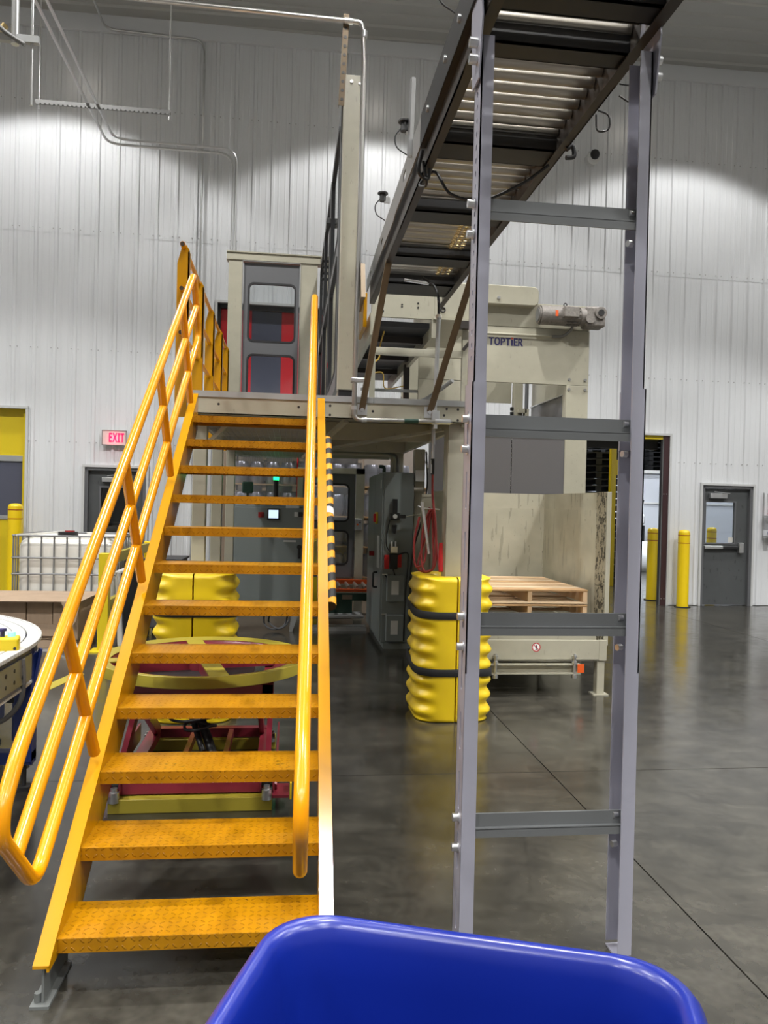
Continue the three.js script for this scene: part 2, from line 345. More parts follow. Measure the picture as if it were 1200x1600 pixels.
{ // door by the exit sign
  const { d, leaf, z } = manDoor('door_1', -2.965, -2.01, 2.165, [-2.72, -2.25, 1.13, 1.84], 1);
  part(d, 'door_closer', [B(-2.70, -2.42, 1.93, 2.0, z + .02, z + .08, .006), bar([-2.62, 2.03, z + .05], [-2.38, 2.06, z + .11], .02, .012)], M.zinc);
  part(leaf, 'push_bar', [B(-2.88, -2.10, .98, 1.04, z + .02, z + .07, .01)], M.galv);
}
{ // door beside the dock opening
  const { d, leaf, z } = manDoor('door_2', 7.61, 8.60, 2.165, [7.72, 8.28, 1.13, 1.86], 1);
  part(d, 'door_closer', [B(7.76, 8.09, 1.93, 2.02, z + .02, z + .09, .006), bar([7.86, 2.05, z + .05], [8.12, 2.02, z + .12], .02, .012)], M.zinc);
  part(leaf, 'push_bar', [B(7.66, 8.34, 1.02, 1.075, z + .02, z + .075, .012)], M.black);
  part(leaf, 'push_bar_cover', [B(7.68, 8.04, 1.018, 1.078, z + .02, z + .08, .012)], M.galv);
  part(leaf, 'latch', B(8.35, 8.44, .95, 1.14, z + .02, z + .09, .012), M.zinc);
  part(leaf, 'sticker', B(8.18, 8.27, 1.14, 1.23, z - .004, z + .0), M.offwhite);
}
{ // yellow high-speed door at the left
  const d = struct('door_3', [0, 0, 0], WA), a = -7.4, b = -3.86, z = WZ - .1;
  const band = (n, y0, y1, m, t = .02) => part(d, n, B(a, b, y0, y1, z - t / 2, z + t / 2), m);
  band('curtain_panel', .02, 1.30, M.doorYellow); band('curtain_panel', 2.30, 3.05, M.doorYellow); band('vision_strip', 1.35, 2.22, M.vision, .012);
  band('stiffener', 1.30, 1.36, M.galv, .05); band('stiffener', 2.22, 2.31, M.galv, .06);
  part(d, 'guide_track', [B(b - .06, b, 0, 3.05, z - .06, z + .06)], M.doorYellow);
}
{ // red high-speed door behind the platform
  const d = struct('door_4', [0, 0, 0], WA), z = WZ - .1;
  part(d, 'curtain_panel', B(-.90, -.40, .02, 4.86, z - .01, z + .01), M.doorRed);
  part(d, 'curtain_panel', B(.09, .65, .02, 4.86, z - .01, z + .01), M.doorRed);
  part(d, 'vision_strip', B(-.40, .09, .02, 4.86, z - .006, z + .004), M.vision);
  part(d, 'guide_track', [B(-.955, -.90, 0, 4.90, z - .07, z + .07), B(.65, .70, 0, 4.90, z - .07, z + .07), B(-.955, .70, 4.82, 4.90, z - .07, z + .07)], M.black);
}
{ // dock opening: maroon steel jamb and yellow header
  const d = struct('door_5', [0, 0, 0], WA);
  part(d, 'jamb', B(6.862, 6.965, 0, 3.02, WZ - .06, WZ + .02), M.maroon); part(d, 'jamb', B(3.9, 4.0, 0, 3.02, WZ - .06, WZ + .02), M.maroon);
  part(d, 'jamb_edge', B(6.852, 6.862, 0, 3.02, WZ - .05, WZ + .0), M.galv); part(d, 'jamb_seal', B(6.825, 6.852, 0, 2.95, WZ - .05, WZ - .02), M.rubber);
  part(d, 'header', B(3.9, 6.845, 2.95, 3.02, WZ - .18, WZ - .0), M.doorYellow);
  part(d, 'header_seal', B(3.9, 6.845, 2.78, 2.95, WZ - .3, WZ - .19), M.rubber);
  for (const y of [.12, 1.98]) for (const x of [6.875, 6.93]) part(d, 'screw', bolt(x, y, WZ + .018, [0, 0, 1], .009, .01), M.zinc);
}
// the bay beyond the dock opening
{
  const f2 = part(scene, 'floor_beyond', B(2, 17, -.15, -.002, -26, -13.16), M.floor); f2.userData.kind = 'structure';
  for (const [n, g] of [['wall_beyond_back', B(2, 17, 0, 7.2, -26.2, -25.9)], ['wall_beyond_right', B(16.8, 17, 0, 7.2, -26, -13.2)], ['wall_beyond_left', B(2, 2.2, 0, 7.2, -26, -13.2)], ['ceiling_beyond', B(2, 17, 7.2, 7.4, -26.2, -13.2)]]) part(scene, n, g, M.room2).userData.kind = 'structure';
  for (const [x, z] of [[6.6, -17], [11.5, -17], [9.5, -21]]) highBay(x, 7.12, z, 150, `square high bay light in the bay beyond the dock opening, ${x < 7 ? 'nearest the machine' : z < -20 ? 'farthest back' : 'behind the right door'}`, new THREE.Color(.93, .97, 1.0));
  const p = thing('partition', 'low white panel partition in the bay beyond the dock opening', 'partition', [0, 0, 0]);
  for (let i = 0; i < 6; i++) part(p, 'panel', B(6.6 + i * 1.2, 7.79 + i * 1.2, 0, 2.84, -22.6, -22.5), M.room2);
  part(p, 'top_rail', B(6.6, 13.8, 2.84, 2.93, -22.63, -22.44), M.white); part(p, 'mid_rail', B(6.6, 13.8, 1.9, 1.94, -22.49, -22.47), M.white);
  const mk = (x, z, n, y0, label) => { const s = thing('plastic_pallet_stack', label, 'pallets', [x, y0, z]); for (let k = 0; k < n; k++) part(s, 'plastic_pallet', [B(-.5, .5, k * .15 + .1, k * .15 + .13, -.5, .5), B(-.5, -.36, k * .15, k * .15 + .1, -.5, .5), B(-.07, .07, k * .15, k * .15 + .1, -.5, .5), B(.36, .5, k * .15, k * .15 + .1, -.5, .5)], M.pallet); };
  mk(9.3, -23.6, 26, 0, 'tall black plastic pallet stack behind the partition, nearest the machine'); mk(10.6, -23.7, 26, 0, 'tall black plastic pallet stack behind the partition, middle one'); mk(11.9, -23.9, 28, 0, 'tall black plastic pallet stack behind the partition, nearest the dark red jamb');
  mk(6.9, -17.1, 20, 0, 'black plastic pallet stack just right of the machine post');
  const y = thing('rack_post', 'yellow square post with a bracket in the bay beyond the dock opening', 'post', [7.05, 0, -16.2]);
  part(y, 'post', B(-.06, .06, 0, 3.1, -.06, .06, .006), M.bollard); part(y, 'bracket', B(.06, .26, 2.45, 2.78, -.05, .05, .01), M.bollard); part(y, 'conduit', C([.16, 0, .0], [.16, 3.4, 0], .025), M.galv);
  const bags = (x, z, s, n, lab) => { const q = []; const g = new THREE.SphereGeometry(1, 22, 14); const p = g.attributes.position; for (let i = 0; i < p.count; i++) { const v = V().fromBufferAttribute(p, i), k = 1 + .28 * fbm(v.x * 1.7 + n, v.y * 1.7 + v.z, 3, n); p.setXYZ(i, v.x * s * 1.1 * k, Math.max(-.0, (v.y * .8 + .35) * s * k), v.z * s * k); } g.computeVertexNormals(); g.translate(x, 0, z); one('white_bag_pile', g, M.snow, lab, 'bags'); };
  bags(10.05, -20.7, .72, 3, 'crumpled white film bags heaped on the floor beyond the dock opening');
  const cart = thing('black_cart', 'black cart with a raised handle behind the white film bags', 'cart', [10.1, 0, -21.9]);
  part(cart, 'cart_body', B(-.35, .35, .2, 1.25, -.3, .3, .03), M.black); for (const [x, z] of [[-.28, .22], [.28, .22], [-.28, -.22], [.28, -.22]]) part(cart, 'caster', C([x - .03, .1, z], [x + .03, .1, z], .1, 14), M.rubber); part(cart, 'cart_load', B(-.3, .4, 1.25, 1.6, -.25, .25, .1), M.snow); part(cart, 'handle', C([.1, 1.3, .3], [.25, 2.0, .35], .03), M.black);
}
// bollards
function bollard(p, label, h = 1.17, r = .092) {
  const t = thing('bollard', label, 'bollard', p, 0);
  const pts = [[0, h], [r * .6, h - .006], [r * .9, h - .025], [r, h - .06], [r, 0]].map(q => new THREE.Vector2(q[0], q[1])).reverse();
  part(t, 'sleeve', new THREE.LatheGeometry(pts, 28), M.bollard);
  for (const y of [h - .105, h - .24]) part(t, 'red_band', C([0, y, 0], [0, y + .012, 0], r + .0015, 28), M.redTape);
  part(t, 'base_grout', C([0, 0, 0], [0, .012, 0], r + .04, 16), M.joint);
}
bollard([6.89, 0, -12.74], 'yellow bollard with two red bands in front of the wall by the dock jamb', 1.36, .1);
bollard([6.80, 0, -13.72], 'yellow bollard with two red bands inside the dock opening', 1.36, .1);
{ const q = wallPoint(-3.87, 0, .42); bollard(q, 'yellow bollard with two red bands beside the yellow roll door', 1.56, .105); }
bollard([8.95, 0, -15.4], 'yellow bollard seen through the window of the right door', 1.36, .1);
{ const t = thing('yellow_column', 'tall yellow door column seen through the window of the right door', 'column', [9.15, 0, -16.4]); part(t, 'column', B(-.5, .1, 0, 4, -.12, .12, .01), M.bollard); part(t, 'column_edge', B(-.62, -.5, 0, 4, -.1, .14, .01), M.bollard); }
{ // exit sign
  const q = wallPoint(-2.512, 2.512, .035), t = thing('exit_sign', 'white plastic exit sign with pink glowing letters above the left door', 'exit sign', q, WA);
  part(t, 'sign_housing', B(-.19, .19, 0, .245, 0, .05, .01), M.offwhite);
  part(t, 'sign_edge', [B(-.188, .188, .003, .012, .05, .055), B(-.188, .188, .233, .242, .05, .055), B(-.188, -.178, .003, .242, .05, .055), B(.178, .188, .003, .242, .05, .055)], M.convGray);
  const g = text('EXIT', .135, .004); const w = g.boundingBox.max.x - g.boundingBox.min.x; g.scale(.235 / w, 1.08, 1); g.translate(-.09, .055, .0505);
  part(t, 'sign_letters', g, new THREE.MeshStandardMaterial({ color: 0xd01040, emissive: 0xff2a6a, emissiveIntensity: 1.0 }), 'glowing pink letters');
  const l = new THREE.PointLight(0xff4070, .12, 0, 2); const p2 = wallPoint(-2.512, 2.62, .16); l.position.set(...p2); l.castShadow = true; l.shadow.radius = 4; scene.add(l);
}
{ // dome camera
  const q = wallPoint(5.35, 7.74, .0), t = thing('security_camera', 'white dome security camera with dark lens high on the wall', 'camera', q, WA);
  part(t, 'mount', C([0, .02, 0], [0, .0, .14], .11, 20), M.white); part(t, 'dome', new THREE.SphereGeometry(.085, 18, 12).translate(.02, .06, .14), M.black);
}
{ // wire rack by the right door
  const q = wallPoint(9.05, 0, .03), t = thing('wall_rack', 'clear wire shelf rack on the wall at the right picture edge', 'rack', q, WA);
  for (const y of [1.25, 1.62]) { part(t, 'shelf', [B(-.26, .6, y, y + .02, 0, .18), B(-.26, .6, y + .04, y + .05, .17, .18)], M.galv); }
  part(t, 'upright', [B(-.26, -.245, 1.2, 2.05, 0, .02), B(.4, .415, 1.2, 2.05, 0, .02)], M.galv);
  const wires = []; for (let i = 0; i < 12; i++) wires.push(C([-.24 + i * .06, 1.64, .01], [-.24 + i * .06, 2.04, .01], .004, 6)); part(t, 'wire_back', wires, M.galv);
  const pack = (x, y, m, lab) => { const g = new THREE.SphereGeometry(.09, 14, 10); const p = g.attributes.position; for (let i = 0; i < p.count; i++) { const v = V().fromBufferAttribute(p, i), k = 1 + .3 * fbm(v.x * 14 + x * 9, v.y * 14, 3, y * 5); p.setXYZ(i, v.x * 1.3 * k, Math.max(-.05, v.y * .8 * k) + .05, v.z * .8 * k); } g.computeVertexNormals(); const o = one('glasses_pack', g, m, lab, 'pack'); const w = wallPoint(9.05 + x, y + .021, .13); o.position.set(...w); };
  pack(-.1, 1.62, mat([.7, .35, .4], .4), 'pink bag of safety gear on the upper wire shelf'); pack(.22, 1.62, mat([.72, .45, .48], .4), 'pale pink bag on the upper wire shelf, right of the pink one');
  pack(-.1, 1.25, mat([.35, .36, .48], .35), 'blue grey bag of safety glasses on the lower wire shelf'); pack(.2, 1.25, mat([.5, .5, .6], .35), 'pale grey bag on the lower wire shelf, right of the blue grey one');
  const g = one('yellow_bag', new THREE.SphereGeometry(.12, 14, 10).scale(.8, 1.3, .5), M.doorYellow, 'yellow bag hanging below the wire shelves at the right edge', 'bag'); const w = wallPoint(9.18, 1.05, .09); g.position.set(...w);
}

// ------------------------------------------------------------------ the yellow stair
{
  const TH = -.0179, RISE = .1892, RUN = .2609, Z1 = 2.6534, SL = RISE / RUN, XLs = -.7887, XRs = .0858, COS = 1 / Math.hypot(1, SL);
  const t = thing('metal_staircase', 'orange yellow steel staircase with diamond plate treads and pipe railings', 'staircase', [0, 0, 0], TH);
  for (let i = 0; i < 12; i++) {
    const z = -(Z1 + i * RUN), y = RISE * (i + 1);
    part(t, 'tread', [B(XLs, XRs, y - .006, y, z - .245, z, 0), B(XLs, XRs, y - .048, y - .004, z - .006, z + .0005, 0), B(XLs, XRs, y - .05, y - .006, z - .245, z - .239)], M.tread);
    part(t, 'tread_lip', C([XLs, y - .004, z - .004], [XRs, y - .004, z - .004], .0045, 8), M.tread);
  }
  const yl = z => RISE + SL * (-z - Z1);                // nosing line
  for (const [x0, x1, s] of [[XLs - .052, XLs, -1], [XRs, XRs + .052, 1]]) {   // channel stringers
    const zb = -2.575, zt = -5.76, web = s < 0 ? [x1 - .008, x1] : [x0, x0 + .008], yb = .125, zc = -(Z1 + (yb + .25 - RISE) / SL);
    const slab = (a, b, p) => { const g = prism(p, b - a); g.applyMatrix4(new THREE.Matrix4().makeBasis(V(0, 0, -1), V(0, 1, 0), V(1, 0, 0))); return g.translate(a, 0, 0); };
    const run = (za, o0, o1) => [[-za, yl(za) + o0], [-zt, yl(zt) + o0], [-zt, yl(zt) + o1], [-za, yl(za) + o1]];
    part(t, 'stringer', [slab(web[0], web[1], [[-zb, yb], [-zc, yb], [-zt, yl(zt) - .25], [-zt, yl(zt) + .012], [-zb, yl(zb) + .012]]), slab(x0, x1, run(zb, .004, .014)), slab(x0, x1, run(zc, -.25, -.24))], M.stringer);
    part(t, 'foot_plate', [B(s < 0 ? x1 - .03 : x0 + .012, s < 0 ? x1 - .022 : x0 + .02, 0, .124, -2.86, -2.60), B(x0 - .01, x1, 0, .010, -2.83, -2.58), bolt(s < 0 ? x0 + .008 : x1 - .008, .01, -2.61, [0, 1, 0], .012, .03)], M.footGalv, 'galvanised foot plate');
  }
  // railings: loop of top and bottom pipe, middle pipe, raked posts
  const yt = z => .98 + SL * (-z - 2.421);
  const rail = (x, lean, r, short) => {
    const P = (y, z) => [x + lean * (-z - 4), y, z];
    const zt = -5.60 + short, off = .3, perp = (y, z, d) => [y - d * COS, z - d * SL * COS];
    const top = [yt(zt), zt], tb = perp(...top, .60 * COS), bot = [yt(-2.33), -2.33];
    const m = part(t, 'railing', sweep(bend([P(tb[0] - .5 * SL, tb[1] + .5), P(...tb), P(...top), P(yt(-3), -3), P(...bot), P(.80, -2.225), P(.72, -2.215), P(.45, -2.50), P(yt(-2.9) - .6, -2.9), P(tb[0] - .5 * SL, tb[1] + .5)], .09, 6), r, 14), M.rail);
    const mz0 = -2.335, mz1 = top[1] - .30 * SL * COS * COS;
    part(m, 'middle_rail', sweep([P(yt(mz0) - .3, mz0), P(yt(mz1) - .3, mz1)].map(p => V(...p)), r * .96, 14), M.rail);
    for (const z of [-2.76, -3.60, -4.38, -5.13]) { const a = [yt(z), z], b = perp(...a, .885 * COS); part(m, 'post', C(P(...a), P(...b), r * .98, 14), M.rail); }
  };
  rail(-.815, 0, .0235, 0); rail(.030, .010, .0235, .22);
  // caution foam on the lower right stringer edge
  const stripe = tex(256, 64, (u, v) => { const q = (u * 13 + v * 1.0) % 1; return q < .5 ? [.94, .62, .02] : [.05, .05, .055]; }, true);
  const fm = mat('#ffffff', .6, { map: stripe });
  const tubeUV = (a, b, r) => { const g = C([0, 0, 0], [0, a.distanceTo(b), 0], r, 20); const p = g.attributes.position, n = g.attributes.normal, uv = g.attributes.uv, L = a.distanceTo(b); for (let i = 0; i < p.count; i++) uv.setXY(i, p.getY(i) / L, Math.atan2(n.getZ(i), n.getX(i)) / (2 * PI)); g.applyQuaternion(new THREE.Quaternion().setFromUnitVectors(V(0, 1, 0), b.clone().sub(a).normalize())); g.translate(a.x, a.y, a.z); g.userData.keepUV = true; return g; };
  const xo = XRs + .073, lo = z => yl(z) - .245, A = V(xo, lo(-4.25), -4.25), Bq = V(xo + .0, lo(-5.68), -5.68);
  const f = one('foam_edge_guard', tubeUV(A, Bq, .034), fm, 'black and yellow striped foam edge guard along the right side of the stairs', 'edge guard'); f.rotation.y = TH;
  const mid = A.clone().lerp(Bq, .48), dir = Bq.clone().sub(A).normalize();
  const tp = one('tape_wrap', C(mid.clone().addScaledVector(dir, -.02), mid.clone().addScaledVector(dir, .045), .036, 20), M.white, 'white tape wrapped round the striped foam guard', 'tape'); tp.rotation.y = TH;
}
// ------------------------------------------------------------------ mezzanine platform
const PF = -5.9;
{
  const t = thing('mezzanine_platform', 'cream steel mezzanine platform with grey deck at the top of the stairs', 'platform', [0, 0, 0]);
  part(t, 'deck_plate', B(.18, 1.37, 2.46, 2.495, -10.5, PF - .01), M.galv); part(t, 'deck_plate', B(-.75, .178, 2.46, 2.495, -10.5, PF - .01), M.galv);
  part(t, 'deck_edge', [B(-.75, .62, 2.452, 2.497, PF - .012, PF + .006), B(.626, 1.37, 2.452, 2.497, PF - .012, PF + .006)], M.galv);
  part(t, 'front_beam', [B(-.745, 1.365, 2.325, 2.452, PF - .012, PF - .004), B(-.745, 1.365, 2.325, 2.333, PF - .07, PF - .004)], M.cream);
  for (const [x, y] of [[-.55, 2.40], [.05, 2.4], [.29, 2.42], [.29, 2.35], [.62, 2.39], [1.13, 2.41], [1.2, 2.43], [1.29, 2.43], [1.29, 2.345], [1.18, 2.38]]) part(t, 'bolt_hole', C([x, y, PF - .005], [x, y, PF - .0025], .010, 10), M.black);
  part(t, 'side_beam', B(-.75, -.71, 2.30, 2.455, -10.5, PF - .02), M.cream); part(t, 'side_beam', B(1.33, 1.37, 2.30, 2.455, -10.5, PF - .02), M.cream);
  for (const z of [-7.4, -9.0, -10.45]) part(t, 'cross_beam', B(-.71, 1.33, 2.29, 2.455, z - .03, z + .03), M.cream);
  for (const [x, z] of [[.25, 0]]) part(t, 'joist', B(x - .03, x + .03, 2.34, 2.455, -10.4, PF - .03), M.cream);
  // wire mesh hung below the landing
  const w = []; for (let i = 0; i <= 18; i++) w.push(B(-.70 + i * .05, -.697 + i * .05, 2.262, 2.265, -10.4, -6.0)); for (let i = 0; i <= 44; i++) w.push(B(-.7, .2, 2.265, 2.268, -6.0 - i * .1, -5.997 - i * .1)); 
  for (const z of [-6.2, -10.4]) for (let i = 0; i <= 30; i++) w.push(B(-.70 + i * .03, -.698 + i * .03, 2.21, 2.33, z - .002, z)); for (let i = 0; i < 4; i++) w.push(B(-.7, .2, 2.21 + i * .04, 2.213 + i * .04, -6.202, -6.199));
  part(t, 'wire_mesh', w, M.galv).userData.kind = 'stuff';
  const col = (x, z, w2) => part(t, 'column', [B(x - w2, x + w2, .012, 2.33, z - w2, z + w2, .008), B(x - w2 - .05, x + w2 + .05, 0, .012, z - w2 - .05, z + w2 + .05)], M.cream);
  col(-.70, -6.12, .052); col(-.70, -7.55, .05); col(-.70, -9.2, .05); col(1.32, -6.07, .085); col(1.30, -9.3, .06);
  part(t, 'knee_brace', [bar([-.66, 2.1, -6.1], [-.45, 2.32, -6.1], .03, .03), bar([.42, 2.32, -6.0], [.12, 2.1, -7.4], .04, .03), bar([.42, 2.30, -9.0], [1.25, 2.30, -6.2], .05, .02), bar([.25, 2.28, -9.0], [1.0, 2.28, -6.6], .04, .02)], M.cream);
}
{ // landing guard rail at the left edge
  const x = -.84, r = .02, z0 = -5.93, z1 = -9.95;
  const t = thing('landing_guardrail', 'yellow three-rail guardrail with flat bar posts along the landing', 'guardrail', [0, 0, 0]);
  for (const y of [3.585, 3.255, 2.925]) { part(t, 'rail', C([x, y, z0 + .03], [x, y, z1], r, 14), M.rail); part(t, 'pipe_end', C([x, y, z0 + .0295], [x, y, z0 + .032], r * .86, 14), M.railHole); }
  for (const z of [-5.98, -6.95, -7.92, -8.85, -9.75]) part(t, 'post', [prism([[-.045, 2.30], [.045, 2.30], [.045, 3.56], [.02, 3.60], [-.015, 3.58], [-.045, 3.46]], .012).translate(x, 0, z), B(x + .033, x + .045, 2.3, 3.55, z - .06, z + .012)], M.stringer);
}
// ------------------------------------------------------------------ guarded enclosure on the platform
function windowDoor(parent, w, h, wins, matDoor = M.doorGray) {      // leaf in local x,y (origin lower left), z 0..0.03
  const holes = wins.map(([a, b, c, d]) => rr(a, b, c, d, .07).reverse());
  const leaf = part(parent, 'door_leaf', prism([[0, 0], [w, 0], [w, h], [0, h]], .03, holes), matDoor);
  for (const [a, b, c, d] of wins) {
    part(leaf, 'window_gasket', prism(rr(a - .012, b + .012, c - .012, d + .012, .08), .042, [rr(a + .012, b - .012, c + .012, d - .012, .06).reverse()]).translate(0, 0, -.006), M.gasket);
    part(leaf, 'window_pane', prism(rr(a + .004, b - .004, c + .004, d - .004, .066), .005).translate(0, 0, .012), M.glass);
  }
  return leaf;
}
{
  const t = thing('machine_enclosure', 'cream machine enclosure with grey windowed doors on the platform', 'enclosure', [0, 0, 0]);
  const D = 2.497, H = 4.96;
  part(t, 'post', B(.345, .47, D + .06, 4.985, -6.08, -5.955, .004), M.cream); part(t, 'post_foot', B(.355, .46, D, D + .06, -6.07, -5.97), M.black);
  part(t, 'post', B(-.875, -.69, D, H, -10.46, -10.36, .004), M.cream); part(t, 'post', B(.075, .30, D, H, -10.46, -10.36, .004), M.cream);
  part(t, 'post', B(.34, .46, D, H, -10.42, -10.3, .004), M.cream);
  part(t, 'top_rail', [B(-.9, .47, H - .09, H, -10.5, -10.34), B(-.9, .5, H, H + .015, -10.54, -10.32)], M.cream);
  part(t, 'top_rail', B(.36, .46, 4.84, H, -10.4, -6.08), M.cream); part(t, 'bottom_rail', B(.36, .46, D, D + .08, -10.4, -6.08), M.cream);
  for (const z of [-7.53, -8.95]) part(t, 'post', B(.36, .46, D, H, z - .05, z + .05, .003), M.cream);
  part(t, 'rear_zinc_strip', [B(-.69, -.682, D, 4.86, -10.37, -10.345), B(.067, .075, D, 4.86, -10.37, -10.345), B(-.69, .075, 4.855, 4.865, -10.37, -10.345)], M.zinc);  // thin zinc strip round the door opening
  const dg = new THREE.Group(); dg.name = 'door'; dg.position.set(-.675, D + .01, -10.42); t.add(dg);
  windowDoor(dg, .735, 2.34, [[.07, .685, 1.305, 2.075], [.07, .685, .38, 1.125]]);
  // side doors seen nearly edge on
  [[-6.10, 1.36], [-7.60, 1.32], [-9.02, 1.28]].forEach(([z, w]) => { const g = new THREE.Group(); g.name = 'door'; g.position.set(.335, D + .09, z); g.rotation.y = PI / 2; t.add(g); windowDoor(g, w, 2.25, [[.10, w - .10, 1.22, 2.13], [.10, w - .10, .14, 1.08]]); });
  part(t, 'latch', [B(.29, .335, 4.38, 4.44, -7.60, -7.48, .01), C([.29, 4.41, -7.54], [.34, 4.41, -7.54], .02)], M.black); part(t, 'hinge', [B(.34, .36, 3.72, 3.76, -7.58, -7.50), B(.33, .36, 3.0, 3.04, -7.58, -7.50)], M.redTape);
  for (const [x, y] of [[.31, 4.38], [.31, 4.31], [.31, 4.24], [.31, 4.17]]) part(t, 'knob', C([x, y + .1, -8.95], [x + .025, y + .1, -8.95], .018, 8), M.black);
  part(t, 'bolt', bolt(.40, 4.93, -5.955, [0, 0, 1], .014, .012), M.zinc); part(t, 'bolt', bolt(.46, 4.92, -5.955, [0, 0, 1], .01, .012), M.zinc);
}
// ------------------------------------------------------------------ roller conveyor overhead
{
  const t = thing('roller_conveyor', 'dark overhead roller conveyor running from the top right to the platform', 'conveyor', [0, 0, 0]);
  const xl = .655, xr = 1.305, y0 = 3.43, zN = .6, zE = -6.72;
  for (const [x, s] of [[xl, 1], [xr, -1]]) {
    part(t, 'side_rail', [B(x, x + s * .006, y0, y0 + .20, zE, zN), B(x, x + s * .045, y0, y0 + .006, zE, zN), B(x, x + s * .03, y0 + .194, y0 + .2, zE, zN)], M.conv);
  }
  part(t, 'side_guard', [B(xl - .03, xl - .022, y0 + .085, y0 + .255, -3.93, zN), B(xl - .03, xl, y0 + .085, y0 + .091, -3.93, zN)], M.convBlack);
  const sg = prism([[3.95, y0 + .10], [4.9, y0 + .105], [5.0, y0 + .09], [5.5, y0 + .10], [6.75, y0 + .11], [6.75, y0 + .22], [5.6, y0 + .25], [3.95, y0 + .262]], .008, [rr(4.45, 4.56, y0 + .16, y0 + .21, .02, 2).reverse(), rr(5.55, 5.66, y0 + .15, y0 + .19, .015, 2).reverse(), rr(6.35, 6.45, y0 + .15, y0 + .19, .015, 2).reverse()]);
  sg.applyMatrix4(new THREE.Matrix4().makeBasis(V(0, 0, -1), V(0, 1, 0), V(1, 0, 0))); part(t, 'side_guard', sg.translate(xl - .028, 0, 0), M.convGray);
  part(t, 'side_guard', [B(xr + .02, xr + .028, y0 + .085, y0 + .255, zE, zN)], M.convGray);
  // cross members
  for (const [a, b] of [[-1.6, -1.72], [-2.58, -2.68], [-2.87, -2.97], [-3.70, -3.87], [-4.58, -4.76], [-5.43, -5.61], [-6.10, -6.42]]) part(t, 'cross_member', [B(xl + .03, xr - .03, y0 + .012, y0 + .022, b, a), B(xl + .03, xr - .03, y0 + .012, y0 + .09, a - .006, a), B(xl + .03, xr - .03, y0 + .012, y0 + .09, b, b + .006)], M.convBlack);
  // rollers, one by one
  const rg = geo([C([xl + .012, 0, 0], [xr - .012, 0, 0], .0285, 14), C([xl + .04, 0, 0], [xl + .055, 0, 0], .031, 14)]); rg.userData.ready = true;
  for (let z = .5, k = 0; z > -6.6; z -= .0925, k++) { const m = part(t, 'roller', rg, M.roller); m.position.set(0, y0 + .14, z); }
  // drive chain near the right rail
  const ch = []; for (let z = -4.85; z > -6.1; z -= .045) for (const dx of [0, .04, .08]) ch.push(new THREE.TorusGeometry(.014, .004, 5, 8).rotateX(PI / 2 + (dx * 30) % 1).translate(xr - .23 + dx + .06 * (-z - 4.85) / 1.3, y0 + .095, z + dx * .3)); part(t, 'drive_chain', ch, M.brass).userData.kind = 'stuff';
  part(t, 'bracket_strip', [B(xr - .05, xr - .01, y0 - .006, y0, -2.98, -2.5)], M.conv);
  part(t, 'cable', [wire([[xl - .01, 3.46, -3.95], [xl + .02, 3.36, -4.0], [xl + .0, 3.40, -4.1], [xl + .06, 3.43, -4.0], [xl + .14, 3.30, -3.95], [.95, 3.26, -3.9], [1.15, 3.34, -3.85], [1.27, 3.42, -3.8]], .008, 50), wire([[xl - .02, 3.50, -3.92], [xl - .03, 3.40, -3.95], [xl + .02, 3.38, -3.98], [xl + .03, 3.48, -3.96]], .010, 24)], M.black);
  for (const g of [wire([[xr + .01, 3.44, -3.28], [xr + .06, 3.42, -3.28], [xr + .06, 3.36, -3.28], [xr + .02, 3.36, -3.3], [xr + .01, 3.43, -3.3]], .004, 20), wire([[xr + .02, 3.45, -3.08], [xr + .08, 3.44, -3.08], [xr + .07, 3.38, -3.08], [xr + .02, 3.40, -3.08]], .004, 20), wire([[xr - .01, 3.42, -3.62], [xr + .02, 3.44, -3.62], [xr + .03, 3.39, -3.62], [xr - .01, 3.38, -3.62]], .012, 20)]) part(t, 'cable_loop', g, M.black);
  for (const z of [-3.0, -3.28, -3.7]) part(t, 'bolt', bolt(xl - .03, y0 + .17, z, [-1, 0, 0], .016, .01), M.zinc);
  part(t, 'strut', bar([xl - .04, 3.6, -4.22], [xl - .035, 4.02, -4.2], .022, .03), M.zinc);
  const pe = (z, y, big) => { const g = part(t, 'photo_eye', [C([xl - .07, y, z], [xl - .07, y - .05, z], .022, 12), C([xl - .07, y + .0, z], [xl - .07, y + .008, z], .036, 16)], M.black); part(g, 'cable', wire([[xl - .085, y - .03, z], [xl - .12, y - .08, z], [xl - .11, y - .14, z], [xl - .05, y - .18, z]], .004, 14), M.black); part(g, 'bracket', B(xl - .06, xl - .02, y - .06, y - .02, z - .01, z + .01), M.zinc); };
  pe(-4.25, 3.80); pe(-5.25, 3.80); pe(-3.0, 3.80);
}
{ // braces from the platform to the conveyor
  const b1 = one('diagonal_brace', bar([.535, 2.40, PF + .012], [.68, 3.47, -5.55], .045, .008, [0, 0, 1]), M.brace, 'bronze flat brace at the left of the conveyor above the platform', 'brace', undefined);
  part(b1, 'brace_flange', bar([.515, 2.40, PF + .0], [.66, 3.47, -5.57], .008, .045, [0, 0, 1]), M.brace); part(b1, 'anchor_bolt', [bolt(.535, 2.395, PF + .016, [0, 0, 1], .016, .02), B(.50, .575, 2.36, 2.44, PF, PF + .008)], M.zinc);
  const b2 = one('diagonal_brace', bar([1.065, 2.40, PF + .012], [1.29, 3.46, -5.35], .05, .008, [0, 0, 1]), M.brace, 'bronze flat brace at the right of the conveyor above the platform', 'brace', undefined);
  part(b2, 'brace_flange', bar([1.085, 2.40, PF + .0], [1.31, 3.46, -5.37], .008, .045, [0, 0, 1]), M.brace); part(b2, 'anchor_bolt', [bolt(1.06, 2.395, PF + .016, [0, 0, 1], .016, .02), B(1.02, 1.10, 2.355, 2.44, PF, PF + .008)], M.zinc);
}
